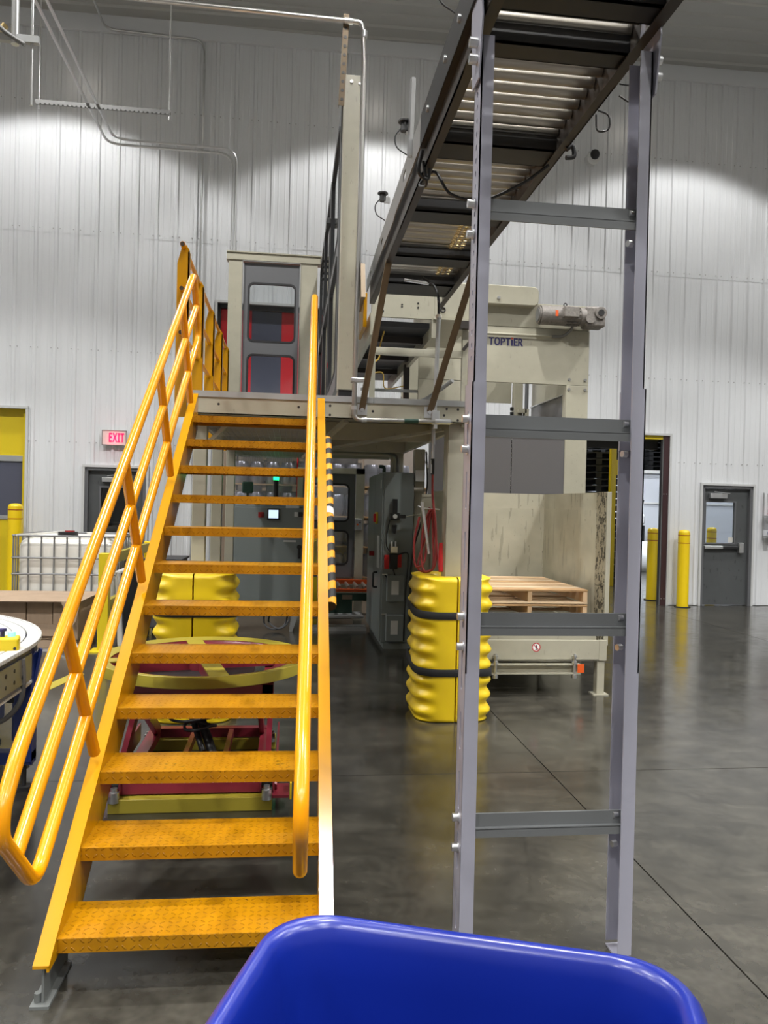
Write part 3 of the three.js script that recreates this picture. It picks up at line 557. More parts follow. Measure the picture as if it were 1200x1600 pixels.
{ // grey leg frame under the conveyor
  const t = thing('conveyor_support', 'grey slotted channel support frame in front holding up the overhead conveyor', 'support frame', [0, 0, 0]);
  const zf = -2.70, zb = -2.80, split = 2.12;
  const slotHole = (y, h, w) => rr(-w, w, y, y + h, w * .98, 3).reverse();
  const leg = (x, s, y0, y1, wx, grow, holes, m) => {   // web at x facing outwards, flanges run inwards by s
    const h = holes.map(([y, hh, w]) => slotHole(y, hh, w));
    const web = prism([[-.05 - grow, y0], [.05 + grow, y0], [.05 + grow, y1], [-.05 - grow, y1]], .005, h); web.rotateY(PI / 2); web.translate(s > 0 ? x : x - .005, 0, (zf + zb) / 2);
    return part(t, 'leg', [web, B(x, x + s * wx, y0, y1, zf + grow - .005, zf + grow), B(x, x + s * wx, y0, y1, zb - grow, zb - grow + .005)], m);
  };
  const small = []; for (let y = 2.2; y < 3.25; y += .048) small.push([y, .022, .008]); const slots = []; for (let y = .12; y < 2.0; y += .22) slots.push([y, .14, .008]);
  for (const [x, s] of [[.645, 1], [1.288, -1]]) { leg(x, s, 1.9, 3.36, .046, 0, small, M.legGray); leg(x - s * .006, s, .02, split, .052, .006, slots, M.legGray); part(t, 'foot', B(x - s * .006, x + s * .046, 0, .006, zb - .006, zf + .006), M.legGray);
    const cap = prism([[-.05, 3.2], [.05, 3.2], [.085, 3.45], [.085, 3.56], [-.05, 3.56], [-.085, 3.40]], .006); cap.rotateY(PI / 2); part(t, 'top_plate', cap.translate(s > 0 ? x - .012 : x + .006, 0, -2.74), M.legGray);
    for (const y of [3.28, 3.34]) part(t, 'bolt', bolt(x - s * .012, y, -2.72, [-s, 0, 0], .018, .03), M.zinc); }
  const ang = (y) => { const m = part(t, 'cross_tie', B(.652, 1.28, y, y + .052, zf - .03, zf - .022), M.tieGray); part(m, 'tie_flange', [B(.652, 1.28, y - .002, y + .004, zf - .03, zf - .006), B(.652, 1.28, y - .03, y + .0, zf - .012, zf - .006)], M.tieGray); for (const dy of [-.075, .035]) { part(m, 'bolt', [bolt(.639, y + dy, zf - .04, [-1, 0, 0], .015, .024), bolt(.640, y + dy, zf - .04, [-1, 0, 0], .02, .005)], M.zinc); part(m, 'bolt', bolt(1.240, y + dy, zf - .03, [-1, 0, .3], .013, .02), M.zinc); } };
  ang(2.735); ang(1.955); ang(1.235); ang(.50);
}

// ------------------------------------------------------------------ column guards
function columnGuard(pos, label, y1, y2) {
  const t = thing('column_guard', label, 'column guard', pos, 0), H = 1.12, A = .318, N = 4.2;
  const rad = (a, e) => e / Math.pow(Math.pow(Math.abs(Math.cos(a)), N) + Math.pow(Math.abs(Math.sin(a)), N), 1 / N);
  const ribs = y => { const ph = (y - .02) / .118; return .5 - .5 * Math.cos(ph * 2 * PI); };
  for (const s of [-1, 1]) {
    const P = [], I = [], nu = 44, rows = []; const a0 = s > 0 ? -PI / 2 + .02 : PI / 2 + .02, span = PI - .04;
    const ring = (e, y, k, inner) => { const row = []; for (let i = 0; i <= nu; i++) { const a = a0 + span * i / nu, f = i / nu; let e2 = e; if (k) { const m = THREE.MathUtils.smoothstep(Math.min(f, 1 - f), .12, .24); e2 = e - .032 * m * (1 - ribs(y)) - .004 * (1 - m); } const r = inner ? Math.min(rad(a, e2), .9) : rad(a, e2); row.push(P.length / 3); P.push(r * Math.cos(a), y, r * Math.sin(a)); } rows.push(row); };
    ring(.13, H - .05, false, true); ring(.13, H - .004, false); ring(A - .05, H, false); ring(A - .018, H - .008, false);
    for (let j = 58; j >= 0; j--) ring(A, .012 + (H - .035) * j / 58, true); ring(A - .02, 0, false); ring(.13, 0, false); ring(.13, H - .05, false);
    for (let r = 0; r < rows.length - 1; r++) for (let i = 0; i < nu; i++) { const a = rows[r][i], b = rows[r][i + 1], c = rows[r + 1][i], d = rows[r + 1][i + 1]; I.push(a, b, c, b, d, c); }
    for (const i of [0, nu]) { const L = rows.map(r => r[i]); for (let k = 4; k < L.length - 2; k++) { const n = P.length / 3; for (const v of [L[k], L[k + 1]]) P.push(P[v * 3], P[v * 3 + 1], P[v * 3 + 2]); P.push(0 + .0, P[L[k + 1] * 3 + 1], Math.sign(P[L[k] * 3 + 2]) * .13, 0, P[L[k] * 3 + 1], Math.sign(P[L[k] * 3 + 2]) * .13); I.push(n, n + 1, n + 2, n, n + 2, n + 3); } }
    const g = new THREE.BufferGeometry(); g.setAttribute('position', new THREE.Float32BufferAttribute(P, 3)); g.setIndex(I); g.computeVertexNormals(); part(t, 'guard_half', g, M.guard);
  }
  for (const [y, k] of [[y1, 1], [y2, 1.2]]) {          // webbing strap
    const P = [], I = [], n = 72, e = A + .002; for (let i = 0; i <= n; i++) { const a = i / n * 2 * PI, r = rad(a, e) + .004, yy = y + k * .02 * Math.sin(a * 2) - k * .035 * Math.cos(a); for (const dy of [0, .055]) P.push(r * Math.cos(a), yy + dy, r * Math.sin(a)); for (const dy of [0, .055]) P.push((r - .02) * Math.cos(a), yy + dy, (r - .02) * Math.sin(a)); }
    for (let i = 0; i < n; i++) { const a = i * 4, b = a + 4; I.push(a, b, a + 1, b, b + 1, a + 1, a + 1, b + 1, a + 3, b + 1, b + 3, a + 3, a, a + 2, b, b, a + 2, b + 2); }
    const g = new THREE.BufferGeometry(); g.setAttribute('position', new THREE.Float32BufferAttribute(P, 3)); g.setIndex(I); g.computeVertexNormals(); part(t, 'strap', g, M.strap, 'black webbing strap');
  }
}
columnGuard([1.30, 0, -6.10], 'yellow ribbed column guard with black straps, right of the stairs', .80, .36);
columnGuard([-.70, 0, -6.14], 'yellow ribbed column guard behind the stairs and lift table', .80, .36);

// ------------------------------------------------------------------ palletizer tower
{
  const t = thing('palletizer', 'tall cream palletizer tower with a logo and grey motor behind the support frame', 'machine', [0, 0, 0]);
  const Z = -8.4, b = Z - 1.5;
  part(t, 'header_panel', B(1.38, 3.34, 3.075, 3.70, Z - .03, Z, .006), M.cream); part(t, 'upper_panel', B(1.38, 3.34, 3.705, 3.98, Z - .035, Z - .006, .006), M.cream);
  part(t, 'side_panel', B(1.38, 2.02, 2.46, 3.07, Z - .03, Z - .004, .004), M.cream); part(t, 'side_panel', B(1.38, 1.98, 3.99, 4.17, Z - .3, Z - .01, .01), M.cream);
  const hood = prism(rr(1.95, 2.69, 3.93, 4.125, .05), .25, [], .012).translate(0, 0, Z - .16); part(t, 'hood', hood, M.cream);
  part(t, 'corner_post', [B(3.08, 3.34, .02, 3.075, Z - .12, Z, .006)], M.cream); part(t, 'corner_post', B(1.40, 1.56, 2.5, 3.07, b, b + .12), M.cream);
  part(t, 'corner_post', B(3.24, 3.36, .02, 3.95, b, b + .12, .004), M.cream);
  part(t, 'inner_post', [B(2.86, 2.97, 1.8, 3.95, b + .1, b + .22, .004)], M.cream); part(t, 'guide_bracket', [B(2.98, 3.03, 2.4, 2.95, b + .2, b + .3), B(2.9, 3.0, 2.9, 2.95, b + .2, b + .3)], M.cream);
  const ch = []; for (let y = 1.85; y < 2.96; y += .06) ch.push(B(2.805, 2.85, y, y + .045, b + .2, b + .23, .008)); part(t, 'chain', ch, M.black).userData.kind = 'stuff';
  part(t, 'lift_rod', C([3.01, 2.95, b + .25], [3.01, 3.9, b + .25], .025), M.doorGray);
  part(t, 'rear_panel', B(1.4, 2.87, 3.05, 3.95, b, b + .03), M.cream);
  part(t, 'side_wall', B(3.12, 3.135, 3.0, 3.95, b + .12, Z - .125), M.cream);
  part(t, 'side_screen', B(3.115, 3.12, .3, 2.985, b + .12, Z - .125), M.lexan); part(t, 'screen_edge', B(3.10, 3.12, 2.985, 3.0, b + .12, Z - .125), M.zinc);
  part(t, 'front_screen', B(2.10, 2.46, 1.75, 2.47, Z - .02, Z - .008), M.lexan); part(t, 'front_screen', B(2.47, 3.08, 1.75, 2.47, Z - .02, Z - .008), M.lexan); part(t, 'front_screen', B(1.52, 2.09, 1.80, 2.47, Z - .02, Z - .008), M.lexan);
  part(t, 'screen_rail', B(1.45, 3.08, 2.47, 2.50, Z - .03, Z + .0), M.cream); part(t, 'screen_rail', B(1.45, 2.09, 1.77, 1.80, Z - .03, Z + .004), M.cream);
  part(t, 'lower_panel', B(1.45, 2.10, .1, 1.77, Z - .03, Z - .005), M.cream); part(t, 'lower_panel', B(2.1, 3.08, .1, 1.74, Z - .03, Z - .01), M.cream);
  part(t, 'base_rail', B(1.45, 3.34, 0, .1, Z - .1, Z), M.cream);
  for (const [x, y] of [[3.11, 3.14], [3.11, 3.03], [3.30, 3.14], [3.30, 3.03]]) part(t, 'bolt', bolt(x, y, Z, [0, 0, 1], .018, .012), M.convGray);
  part(t, 'hood_bolt', bolt(2.24, 3.99, Z + .10, [0, 0, 1], .02, .015), M.zinc); part(t, 'hood_bolt', bolt(1.97 + .08, 3.99, Z + .10, [0, 0, 1], .02, .015), M.zinc);
  part(t, 'conduit', [pipe([[1.4, 3.61, Z + .03], [2.9, 3.61, Z + .03]], .016, .05)], M.cream); part(t, 'conduit', pipe([[2.88, 3.61, Z + .03], [3.02, 3.61, Z + .04], [3.1, 3.70, Z + .09], [3.1, 3.76, Z + .09]], .016, .06), M.convGray);
  // lettering: T O P T i E R with a red dot
  let x = 2.168; const put = (s, w) => { const g = text(s, .087, .004); const bb = g.boundingBox; g.scale(w / (bb.max.x - bb.min.x), 1, 1); g.translate(x - bb.min.x * w / (bb.max.x - bb.min.x), 3.49, Z + .001); part(t, 'logo_letter', g, M.navy); x += w + .006; };
  put('T', .056); put('O', .066); put('P', .052); put('T', .056); part(t, 'logo_letter', B(x + .002, x + .022, 3.49, 3.557, Z, Z + .005), M.navy); part(t, 'logo_dot', B(x + .002, x + .024, 3.563, 3.582, Z, Z + .005), M.logoRed); x += .030; put('E', .046); put('R', .056);
  // gear motor
  const mz = Z + .15, my = 3.815; const mo = part(t, 'gear_motor', [C([2.70, my, mz], [2.99, my, mz], .105, 24), C([2.68, my, mz], [2.70, my, mz], .09, 24), C([2.99, my, mz], [3.16, my, mz], .09, 20), C([3.15, my, mz], [3.21, my, mz], .10, 20)], M.motor);
  part(mo, 'fan_cover', C([2.672, my, mz], [2.682, my, mz], .07, 20), M.convGray); for (let k = 0; k < 14; k++) part(mo, 'cooling_fin', B(2.99, 3.14, -.002, .002, .085, .108).applyMatrix4(new THREE.Matrix4().makeRotationX(k / 14 * 2 * PI)).translate(0, my, mz), M.motor);
  part(mo, 'terminal_box', B(2.93, 3.10, my - .045, my + .075, mz + .06, mz + .16, .012), M.motor); part(mo, 'eye_bolt', new THREE.TorusGeometry(.018, .006, 6, 14).translate(2.99, my + .125, mz), M.black);
  part(mo, 'gear_box', [B(3.20, 3.43, my - .12, my + .11, mz - .1, mz + .09, .03), C([3.24, my - .04, mz + .09], [3.24, my - .04, mz + .115], .05, 16), C([3.36, my + .03, mz + .08], [3.36, my + .03, mz + .12], .065, 18)], M.motor); part(mo, 'output_shaft', C([3.36, my + .03, mz + .115], [3.36, my + .03, mz + .13], .035, 16), M.black);
  part(mo, 'name_plate', B(2.845, 2.875, my - .03, my + .035, mz + .098, mz + .107), M.orange, 'orange rating plate');
}
// ------------------------------------------------------------------ pallet hopper
{
  const t = thing('pallet_hopper', 'scraped cream steel pallet hopper below the palletizer tower', 'hopper', [0, 0, 0]);
  const f = -6.6, b = -8.3, x0 = 1.55, x1 = 2.86;
  part(t, 'rear_wall', B(x0, x1, .45, 1.83, b - .02, b), M.scrape);
  part(t, 'side_wall', B(x1 - .035, x1, .45, 1.83, b, f - .22), M.scrape);
  part(t, 'worn_edge', B(x1 - .037, x1 + .002, .98, 1.835, f - .22, f - .02), M.flake, 'flaking worn front edge'); part(t, 'worn_edge', B(x1 - .037, x1 + .002, .45, .975, f - .22, f - .02), M.flake, 'flaking worn front edge');
  part(t, 'edge_strip', B(x1 - .03, x1 + .012, .45, 1.835, f - .02, f, .003), M.cream);
  part(t, 'side_wall', B(x0, x0 + .035, .45, 1.83, b, f - .5), M.scrape);
  part(t, 'front_beam', [B(1.60, 2.80, .315, .50, f - .01, f, .003), B(1.60, 2.80, .315, .325, f - .08, f)], M.cream); part(t, 'front_beam', B(2.79, 2.86, .315, .50, f - .02, f + .006, .003), M.cream);
  part(t, 'side_beam', B(2.78, 2.86, .315, .46, b, f - .02), M.cream); part(t, 'side_beam', B(1.55, 1.63, .315, .46, b, f - .02), M.cream);
  part(t, 'roller_bed', B(1.65, 2.78, .46, .60, b + .02, f - .05), M.cream);
  part(t, 'lower_rail', [B(1.62, 2.61, .20, .29, f - .03, f - .02, .002), B(1.62, 2.61, .20, .21, f - .08, f + .03), B(1.62, 2.61, .28, .29, f - .08, f + .03)], M.cream);
  for (const x of [1.83, 2.555]) part(t, 'clamp_bolt', [C([x, .17, f + .02], [x, .38, f + .02], .014, 10), C([x, .165, f + .02], [x, .195, f + .02], .026, 6), C([x, .29, f + .02], [x, .315, f + .02], .026, 6), C([x, .345, f + .02], [x, .365, f + .02], .024, 6)], M.zinc);
  part(t, 'reflector', B(2.58, 2.64, .215, .29, f + .03, f + .036), M.orange, 'orange reflector');
  for (const [x, z] of [[2.815, f - .05], [2.815, b + .06], [1.6, b + .06], [1.6, f - .2]]) part(t, 'leg', [B(x - .035, x + .035, .012, .32, z - .04, z + .04, .003), B(x - .07, x + .07, 0, .012, z - .06, z + .06)], M.cream);
  // warning sign: person in a red barred ring
  const cv = document.createElement('canvas'); cv.width = cv.height = 128; const c = cv.getContext('2d'); c.fillStyle = '#a8a592'; c.fillRect(0, 0, 128, 128); c.fillStyle = '#eee'; c.beginPath(); c.arc(64, 64, 60, 0, 7); c.fill(); c.fillStyle = '#222'; c.beginPath(); c.arc(64, 34, 9, 0, 7); c.fill(); c.fillRect(56, 44, 16, 32); c.fillRect(50, 46, 6, 24); c.fillRect(72, 46, 6, 24); c.fillRect(56, 76, 7, 22); c.fillRect(65, 76, 7, 22); c.fillRect(40, 98, 48, 5); c.strokeStyle = '#b01525'; c.lineWidth = 12; c.beginPath(); c.arc(64, 64, 54, 0, 7); c.stroke(); c.lineWidth = 10; c.beginPath(); c.moveTo(26, 26); c.lineTo(102, 102); c.stroke();
  const st = new THREE.CanvasTexture(cv); st.colorSpace = THREE.SRGBColorSpace; const g = new THREE.PlaneGeometry(.085, .085); g.userData.keepUV = true; const q = part(t, 'warning_sticker', g, mat('#ffffff', .5, { map: st }), 'round red no-stepping sticker'); q.position.set(2.205, .435, f + .002);
}
{ // two wooden pallets in the hopper
  const pal = (y, lab) => {
    const t = thing('wooden_pallet', lab, 'pallet', [2.17, y, -7.28], 0, 'pallets in the hopper'); const tones = [M.wood, mat([.62, .43, .26], .8), mat([.44, .30, .17], .8), mat([.52, .39, .25], .8)];
    for (let i = 0; i < 8; i++) part(t, 'deck_board', B(-.54, .54, .112, .13, .58 - i * .165 - .12, .58 - i * .165, .003), tones[(i * 7) % 4]);
    for (const x of [-.52, 0, .52]) part(t, 'stringer_board', B(x - .02, x + .02, .016, .112, -.6, .575, .003), tones[x ? 1 : 2]);
    for (const z of [.46, -.06, -.6]) part(t, 'bottom_board', B(-.54, .54, 0, .016, z, z + .12, .002), tones[3]);
  };
  pal(.675, 'lower worn wooden pallet of the two in the hopper'); pal(.810, 'upper worn wooden pallet of the two in the hopper');
}
// ------------------------------------------------------------------ infeed on the upper deck
{
  const t = thing('infeed_conveyor', 'cream framed infeed conveyor on the platform where the roller conveyor ends', 'conveyor', [0, 0, 0]);
  part(t, 'end_plate', B(.70, 1.40, 3.39, 3.62, -7.02, -6.99, .003), M.cream); part(t, 'side_box', [B(1.28, 1.66, 3.40, 3.74, -8.2, -6.98, .012), B(1.27, 1.67, 3.385, 3.40, -8.2, -6.95)], M.cream);
  part(t, 'side_beam', B(.69, .73, 3.22, 3.42, -10.2, -6.98), M.cream); part(t, 'side_beam', B(1.26, 1.30, 3.22, 3.42, -10.2, -6.98), M.cream);
  part(t, 'belt_bed', B(.73, 1.26, 3.33, 3.38, -10.2, -7.1), M.convBlack); for (const z of [-7.5, -8.4, -9.3]) part(t, 'cross_tube', B(.73, 1.26, 3.26, 3.32, z - .04, z + .04), M.conv);
  for (const x of [.70, 1.56]) part(t, 'leg', B(x, x + .05, 2.50, 3.39, -7.06, -7.01, .003), M.cream); part(t, 'cross_tie', B(.75, 1.56, 3.05, 3.12, -7.05, -7.02, .003), M.cream); part(t, 'cross_tie', B(.75, 1.56, 2.93, 2.96, -8.5, -8.46), M.galv);
  part(t, 'leg', B(1.24, 1.30, 2.50, 3.25, -8.6, -8.53), M.conv); part(t, 'bracket', [B(1.52, 1.72, 3.31, 3.38, -6.99, -6.93), bar([1.56, 3.12, -6.98], [1.70, 3.30, -6.96], .02, .03)], M.conv);
  for (const [x, y, r] of [[.80, 3.52, .016], [.80, 3.44, .016], [.98, 3.49, .009], [.98, 3.51, .009], [1.13, 3.49, .009], [1.13, 3.53, .009]]) part(t, 'hole', C([x, y, -6.992], [x, y, -6.986], r, 10), M.black);
  part(t, 'bearing', new THREE.TorusGeometry(.02, .008, 6, 14).translate(1.36, 3.48, -6.975), M.black);
  part(t, 'air_hose', wire([[.86, 3.34, -7.3], [.83, 3.2, -7.4], [.80, 3.05, -7.2], [.72, 2.97, -7.1]], .008, 24), M.yellowHose); part(t, 'air_hose', wire([[.72, 2.93, -7.4], [.86, 2.95, -7.4], [.9, 2.82, -7.5], [1.1, 2.86, -7.6]], .006, 24), M.yellowHose);
  part(t, 'air_hose', wire([[1.2, 2.68, -7.6], [1.13, 2.62, -7.55], [1.05, 2.60, -7.5], [1.08, 2.53, -7.5]], .02, 24, 8), M.black); part(t, 'flex_conduit', wire([[1.05, 2.62, -7.5], [1.25, 2.68, -7.2], [1.45, 2.82, -6.9]], .02, 24, 8), M.convGray);
  part(t, 'gearbox', [B(1.0, 1.1, 2.82, 2.9, -9.2, -9.1, .01), C([.92, 2.72, -9.0], [.92, 2.72, -8.96], .05, 16)], M.offwhite);
  part(t, 'belt_guard', B(.63, .665, 3.30, 3.62, -7.6, -7.05, .01), M.stringer, 'orange yellow belt guard'); part(t, 'belt_cover', prism([[6.95, 3.55], [7.5, 3.55], [7.5, 3.85], [7.1, 3.9]], .04).applyMatrix4(new THREE.Matrix4().makeBasis(V(0, 0, -1), V(0, 1, 0), V(1, 0, 0))).translate(.6, 0, 0), M.brace);
}
// ------------------------------------------------------------------ cabinets under the platform
{
  const t = thing('control_cabinet', 'grey control cabinet with a lit touch screen behind the stairs', 'cabinet', [0, 0, 0]); const z = -10.0;
  part(t, 'cabinet_body', B(-.735, .22, .26, 1.63, z - .4, z, .008), M.cabinet); part(t, 'door', B(-.72, .20, .30, 1.60, z, z + .02, .006), M.cabinet);
  for (const x of [-.64, .12]) part(t, 'leg', prism([[-.09, 0], [-.05, 0], [.04, .28], [-.06, .28]].map(p => [p[0] + x, p[1]]), .38).translate(0, 0, z - .39), M.galv);
  part(t, 'screen_bezel', B(-.285, -.125, 1.44, 1.59, z + .02, z + .035, .004), M.black);
  const scr = part(t, 'touch_screen', B(-.268, -.145, 1.465, 1.57, z + .035, z + .038), new THREE.MeshStandardMaterial({ color: 0x101820, emissive: 0xcfe6ff, emissiveIntensity: 1.25 }), 'lit pale blue touch screen');
  const l = new THREE.RectAreaLight(0xcfe6ff, 1.0, .12, .1); l.position.set(-.206, 1.517, z + .045); l.lookAt(-.206, 1.517, z + 1); scene.add(l);
  part(t, 'stop_button', [B(-.40, -.33, 1.47, 1.54, z + .02, z + .028), C([-.365, 1.505, z + .028], [-.365, 1.505, z + .05], .02, 14)], M.redTape); part(t, 'selector', B(.06, .105, 1.49, 1.55, z + .02, z + .035), M.paper); part(t, 'selector', B(.115, .17, 1.49, 1.55, z + .02, z + .035), M.black);
  part(t, 'label_plate', B(-.05, .12, 1.60, 1.66, z + .02, z + .024), M.paper); part(t, 'label_plate', B(-.07, .09, 1.16, 1.185, z + .02, z + .024), M.paper); part(t, 'door_handle', [B(.115, .15, .95, 1.10, z + .02, z + .06, .012), C([.132, 1.10, z + .02], [.132, 1.10, z + .06], .03, 14)], M.black);
  for (let i = 0; i < 6; i++) part(t, 'cable_gland', C([-.55 + i * .13, 1.63, z - .12], [-.55 + i * .13, 1.67, z - .12], .028, 12), M.rubber);
  part(t, 'beacon_base', C([-.185, 1.63, z - .15], [-.185, 1.96, z - .15], .032, 16), M.black); part(t, 'beacon_lamp', C([-.185, 1.96, z - .15], [-.185, 2.05, z - .15], .038, 18), new THREE.MeshStandardMaterial({ color: 0x0a6030, emissive: 0x20ff90, emissiveIntensity: 3 }), 'green beacon lamp');
  const bl = new THREE.PointLight(0x30ff90, .03, 0, 2); bl.position.set(-.185, 2.005, z - .15); bl.castShadow = true; bl.shadow.radius = 1.6; scene.add(bl);
  part(t, 'horn', [B(-.62, -.48, 1.78, 1.93, z - .2, z - .08, .02), C([-.55, 1.63, z - .15], [-.55, 1.8, z - .15], .015)], M.green);
  part(t, 'cables', [wire([[-.28, .26, z - .2], [-.30, .10, z - .1], [-.2, .03, z], [-.05, .06, z - .05], [.02, .26, z - .2]], .012, 30), wire([[-.2, .26, z - .2], [-.24, .12, z - .1], [-.1, .04, z + .03], [.0, .1, z], [.05, .26, z - .2]], .012, 30)], M.doorGray);
}
{
  const t = thing('electrical_cabinet', 'tall narrow grey electrical cabinet under the platform with regulators on its side', 'cabinet', [0, 0, 0]); const x0 = 1.06, x1 = 1.43, z0 = -8.82, z1 = -10.35;
  part(t, 'cabinet_body', B(x0 + .02, x1, .07, 2.05, z1, z0, .006), M.cabinet); part(t, 'plinth', B(x0 + .05, x1 + .12, 0, .07, z1, z0 + .02), M.cabinet);
  part(t, 'door', B(x0, x0 + .02, .09, 2.03, -9.57, z0 - .01, .004), M.cabinet); part(t, 'door', B(x0, x0 + .02, .09, 2.03, z1 + .01, -9.58, .004), M.cabinet);
  part(t, 'switch_handle', [B(x0 - .05, x0, 1.46, 1.56, -9.30, -9.22, .01)], M.red); part(t, 'switch_plate', B(x0 - .02, x0, 1.44, 1.58, -9.38, -9.2, .004), M.doorYellow); part(t, 'stop_button', C([x0 - .06, 1.06, -9.55], [x0, 1.06, -9.55], .03, 14), M.redTape); part(t, 'paper_sheet', B(x0 - .004, x0, .92, 1.30, -9.2, -8.98), M.paper);
  part(t, 'door_handle', pipe([[x0, .86, -9.15], [x0 - .05, .86, -9.15], [x0 - .05, .68, -9.15], [x0, .68, -9.15]], .012, .03), M.black); part(t, 'label_plate', B(x0 - .003, x0, 1.86, 1.96, -8.98, -8.9), M.paper);
  const z = z0;
  part(t, 'regulator', [C([1.205, 1.52, z + .05], [1.205, 1.74, z + .05], .03, 14), C([1.205, 1.44, z + .05], [1.205, 1.34, z + .05], .03, 14, .012), B(1.15, 1.26, 1.5, 1.58, z, z + .08, .01), B(1.26, 1.33, 1.52, 1.56, z + .02, z + .06)], M.black); part(t, 'pressure_gauge', C([1.205, 1.54, z + .08], [1.205, 1.54, z + .092], .026, 18), M.white, 'white dial gauge');
  part(t, 'valve_block', [B(1.165, 1.245, 1.12, 1.19, z, z + .06), C([1.18, 1.19, z + .03], [1.18, 1.25, z + .03], .012), C([1.225, 1.19, z + .03], [1.225, 1.25, z + .03], .012)], M.zinc); part(t, 'valve_tag', B(1.10, 1.155, .93, 1.09, z, z + .02), M.red, 'red lockout tag'); part(t, 'valve_tag', B(1.255, 1.30, .95, 1.10, z, z + .02), M.red, 'red lockout tag'); part(t, 'valve_body', B(1.165, 1.25, .93, 1.11, z, z + .05, .006), M.black);
  for (const y of [.56, .10]) { const j = part(t, 'junction_box', B(1.13, 1.33, y - .0, y + .30, z, z + .09, .006), M.cabinet); part(j, 'label_plate', B(1.18, 1.265, y + .08, y + .24, z + .09, z + .092), M.paper); part(j, 'strip', B(1.08, 1.14, y + .30, y + .31, z, z + .01), M.zinc); }
  part(t, 'air_tube', wire([[1.16, 1.52, z + .03], [1.13, 1.4, z + .03], [1.12, 1.2, z + .03], [1.16, 1.13, z + .03]], .007, 20), M.black); part(t, 'air_tube', wire([[1.25, 1.1, z + .04], [1.36, 1.12, z + .06], [1.37, 1.0, z + .06], [1.35, .7, z + .08], [1.34, .1, z + .06]], .008, 30), M.black); part(t, 'air_tube', wire([[1.20, .93, z + .04], [1.22, .84, z + .05], [1.14, .83, z + .05], [1.11, .86, z + .02]], .007, 20), M.black);
  part(t, 'conduit', pipe([[1.20, 2.05, -9.1], [1.20, 2.26, -9.1], [1.08, 2.27, -9.15], [.4, 2.27, -9.2]], .02, .1), M.cream); part(t, 'conduit', pipe([[1.27, 2.05, -9.1], [1.27, 2.27, -9.1], [1.13, 2.285, -9.3], [.4, 2.285, -9.4]], .02, .1), M.convGray); part(t, 'conduit', pipe([[1.12, 2.05, -9.2], [1.12, 2.13, -9.2], [1.06, 2.13, -9.2]], .022, .05), M.green);
  part(t, 'side_post', B(1.44, 1.56, .03, 2.33, -9.0, -8.86, .005), M.cream);
  part(t, 'outlet_box', B(1.44, 1.55, 1.95, 2.08, -8.86, -8.80, .006), M.white); part(t, 'outlet_bar', C([1.43, 1.86, -8.84], [1.54, 1.86, -8.84], .022), M.offwhite);
  part(t, 'cable', wire([[1.56, 2.3, -8.8], [1.58, 1.9, -8.8], [1.52, 1.5, -8.78], [1.42, 1.1, -8.76], [1.40, .3, -8.74]], .010, 30), M.black); part(t, 'air_tube', wire([[1.5, 2.3, -8.8], [1.66, 1.85, -8.75], [1.62, 1.62, -8.75], [1.34, 1.54, -8.76]], .006, 30), M.cream);
}
{ // red air hose and blow gun on the column
  const t = thing('air_hose', 'dark red air hose hanging beside the right platform column', 'hose', [0, 0, 0]); const z = -6.25;
  part(t, 'hose_line', wire([[1.165, 1.950, z], [1.17, 1.750, z], [1.19, 1.517, z + .05], [1.17, 1.160, z + .1], [1.10, 1.140, z + .08], [1.10, 1.517, z + .02], [1.16, 1.640, z + .02], [1.20, 1.415, z + .02], [1.215, 1.171, z + .12]], .010, 70), M.hose);
  part(t, 'hose_line', wire([[1.16, 1.640, z + .01], [1.14, 1.466, z], [1.09, 1.191, z + .06], [1.04, 1.171, z + .05], [1.02, 1.364, z + .03], [1.06, 1.579, z + .02]], .010, 50), M.hose); part(t, 'hose_line', wire([[1.15, 1.660, z - .02], [1.12, 1.415, z - .02], [1.06, 1.150, z + .04], [1.16, 1.140, z + .06], [1.18, 1.415, z + .01], [1.17, 1.640, z]], .010, 50), M.hose);
  part(t, 'coupling', [C([1.163, 2.32, z], [1.163, 2.18, z], .016), C([1.163, 2.18, z], [1.163, 2.05, z], .013), C([1.163, 2.05, z], [1.163, 1.94, z], .015)], M.zinc); part(t, 'strain_relief', C([1.164, 2.06, z], [1.165, 1.93, z], .016), M.black); part(t, 'hook', pipe([[1.23, 1.64, z], [1.08, 1.65, z], [1.05, 1.67, z]], .007, .02), M.zinc);
  part(t, 'nozzle', [C([1.065, 1.70, z + .1], [1.13, 1.28, z + .12], .012)], M.zinc); part(t, 'grip', C([1.235, 1.37, z + .12], [1.23, 1.14, z + .16], .026, 14), M.red, 'bright red blow gun grip');
}
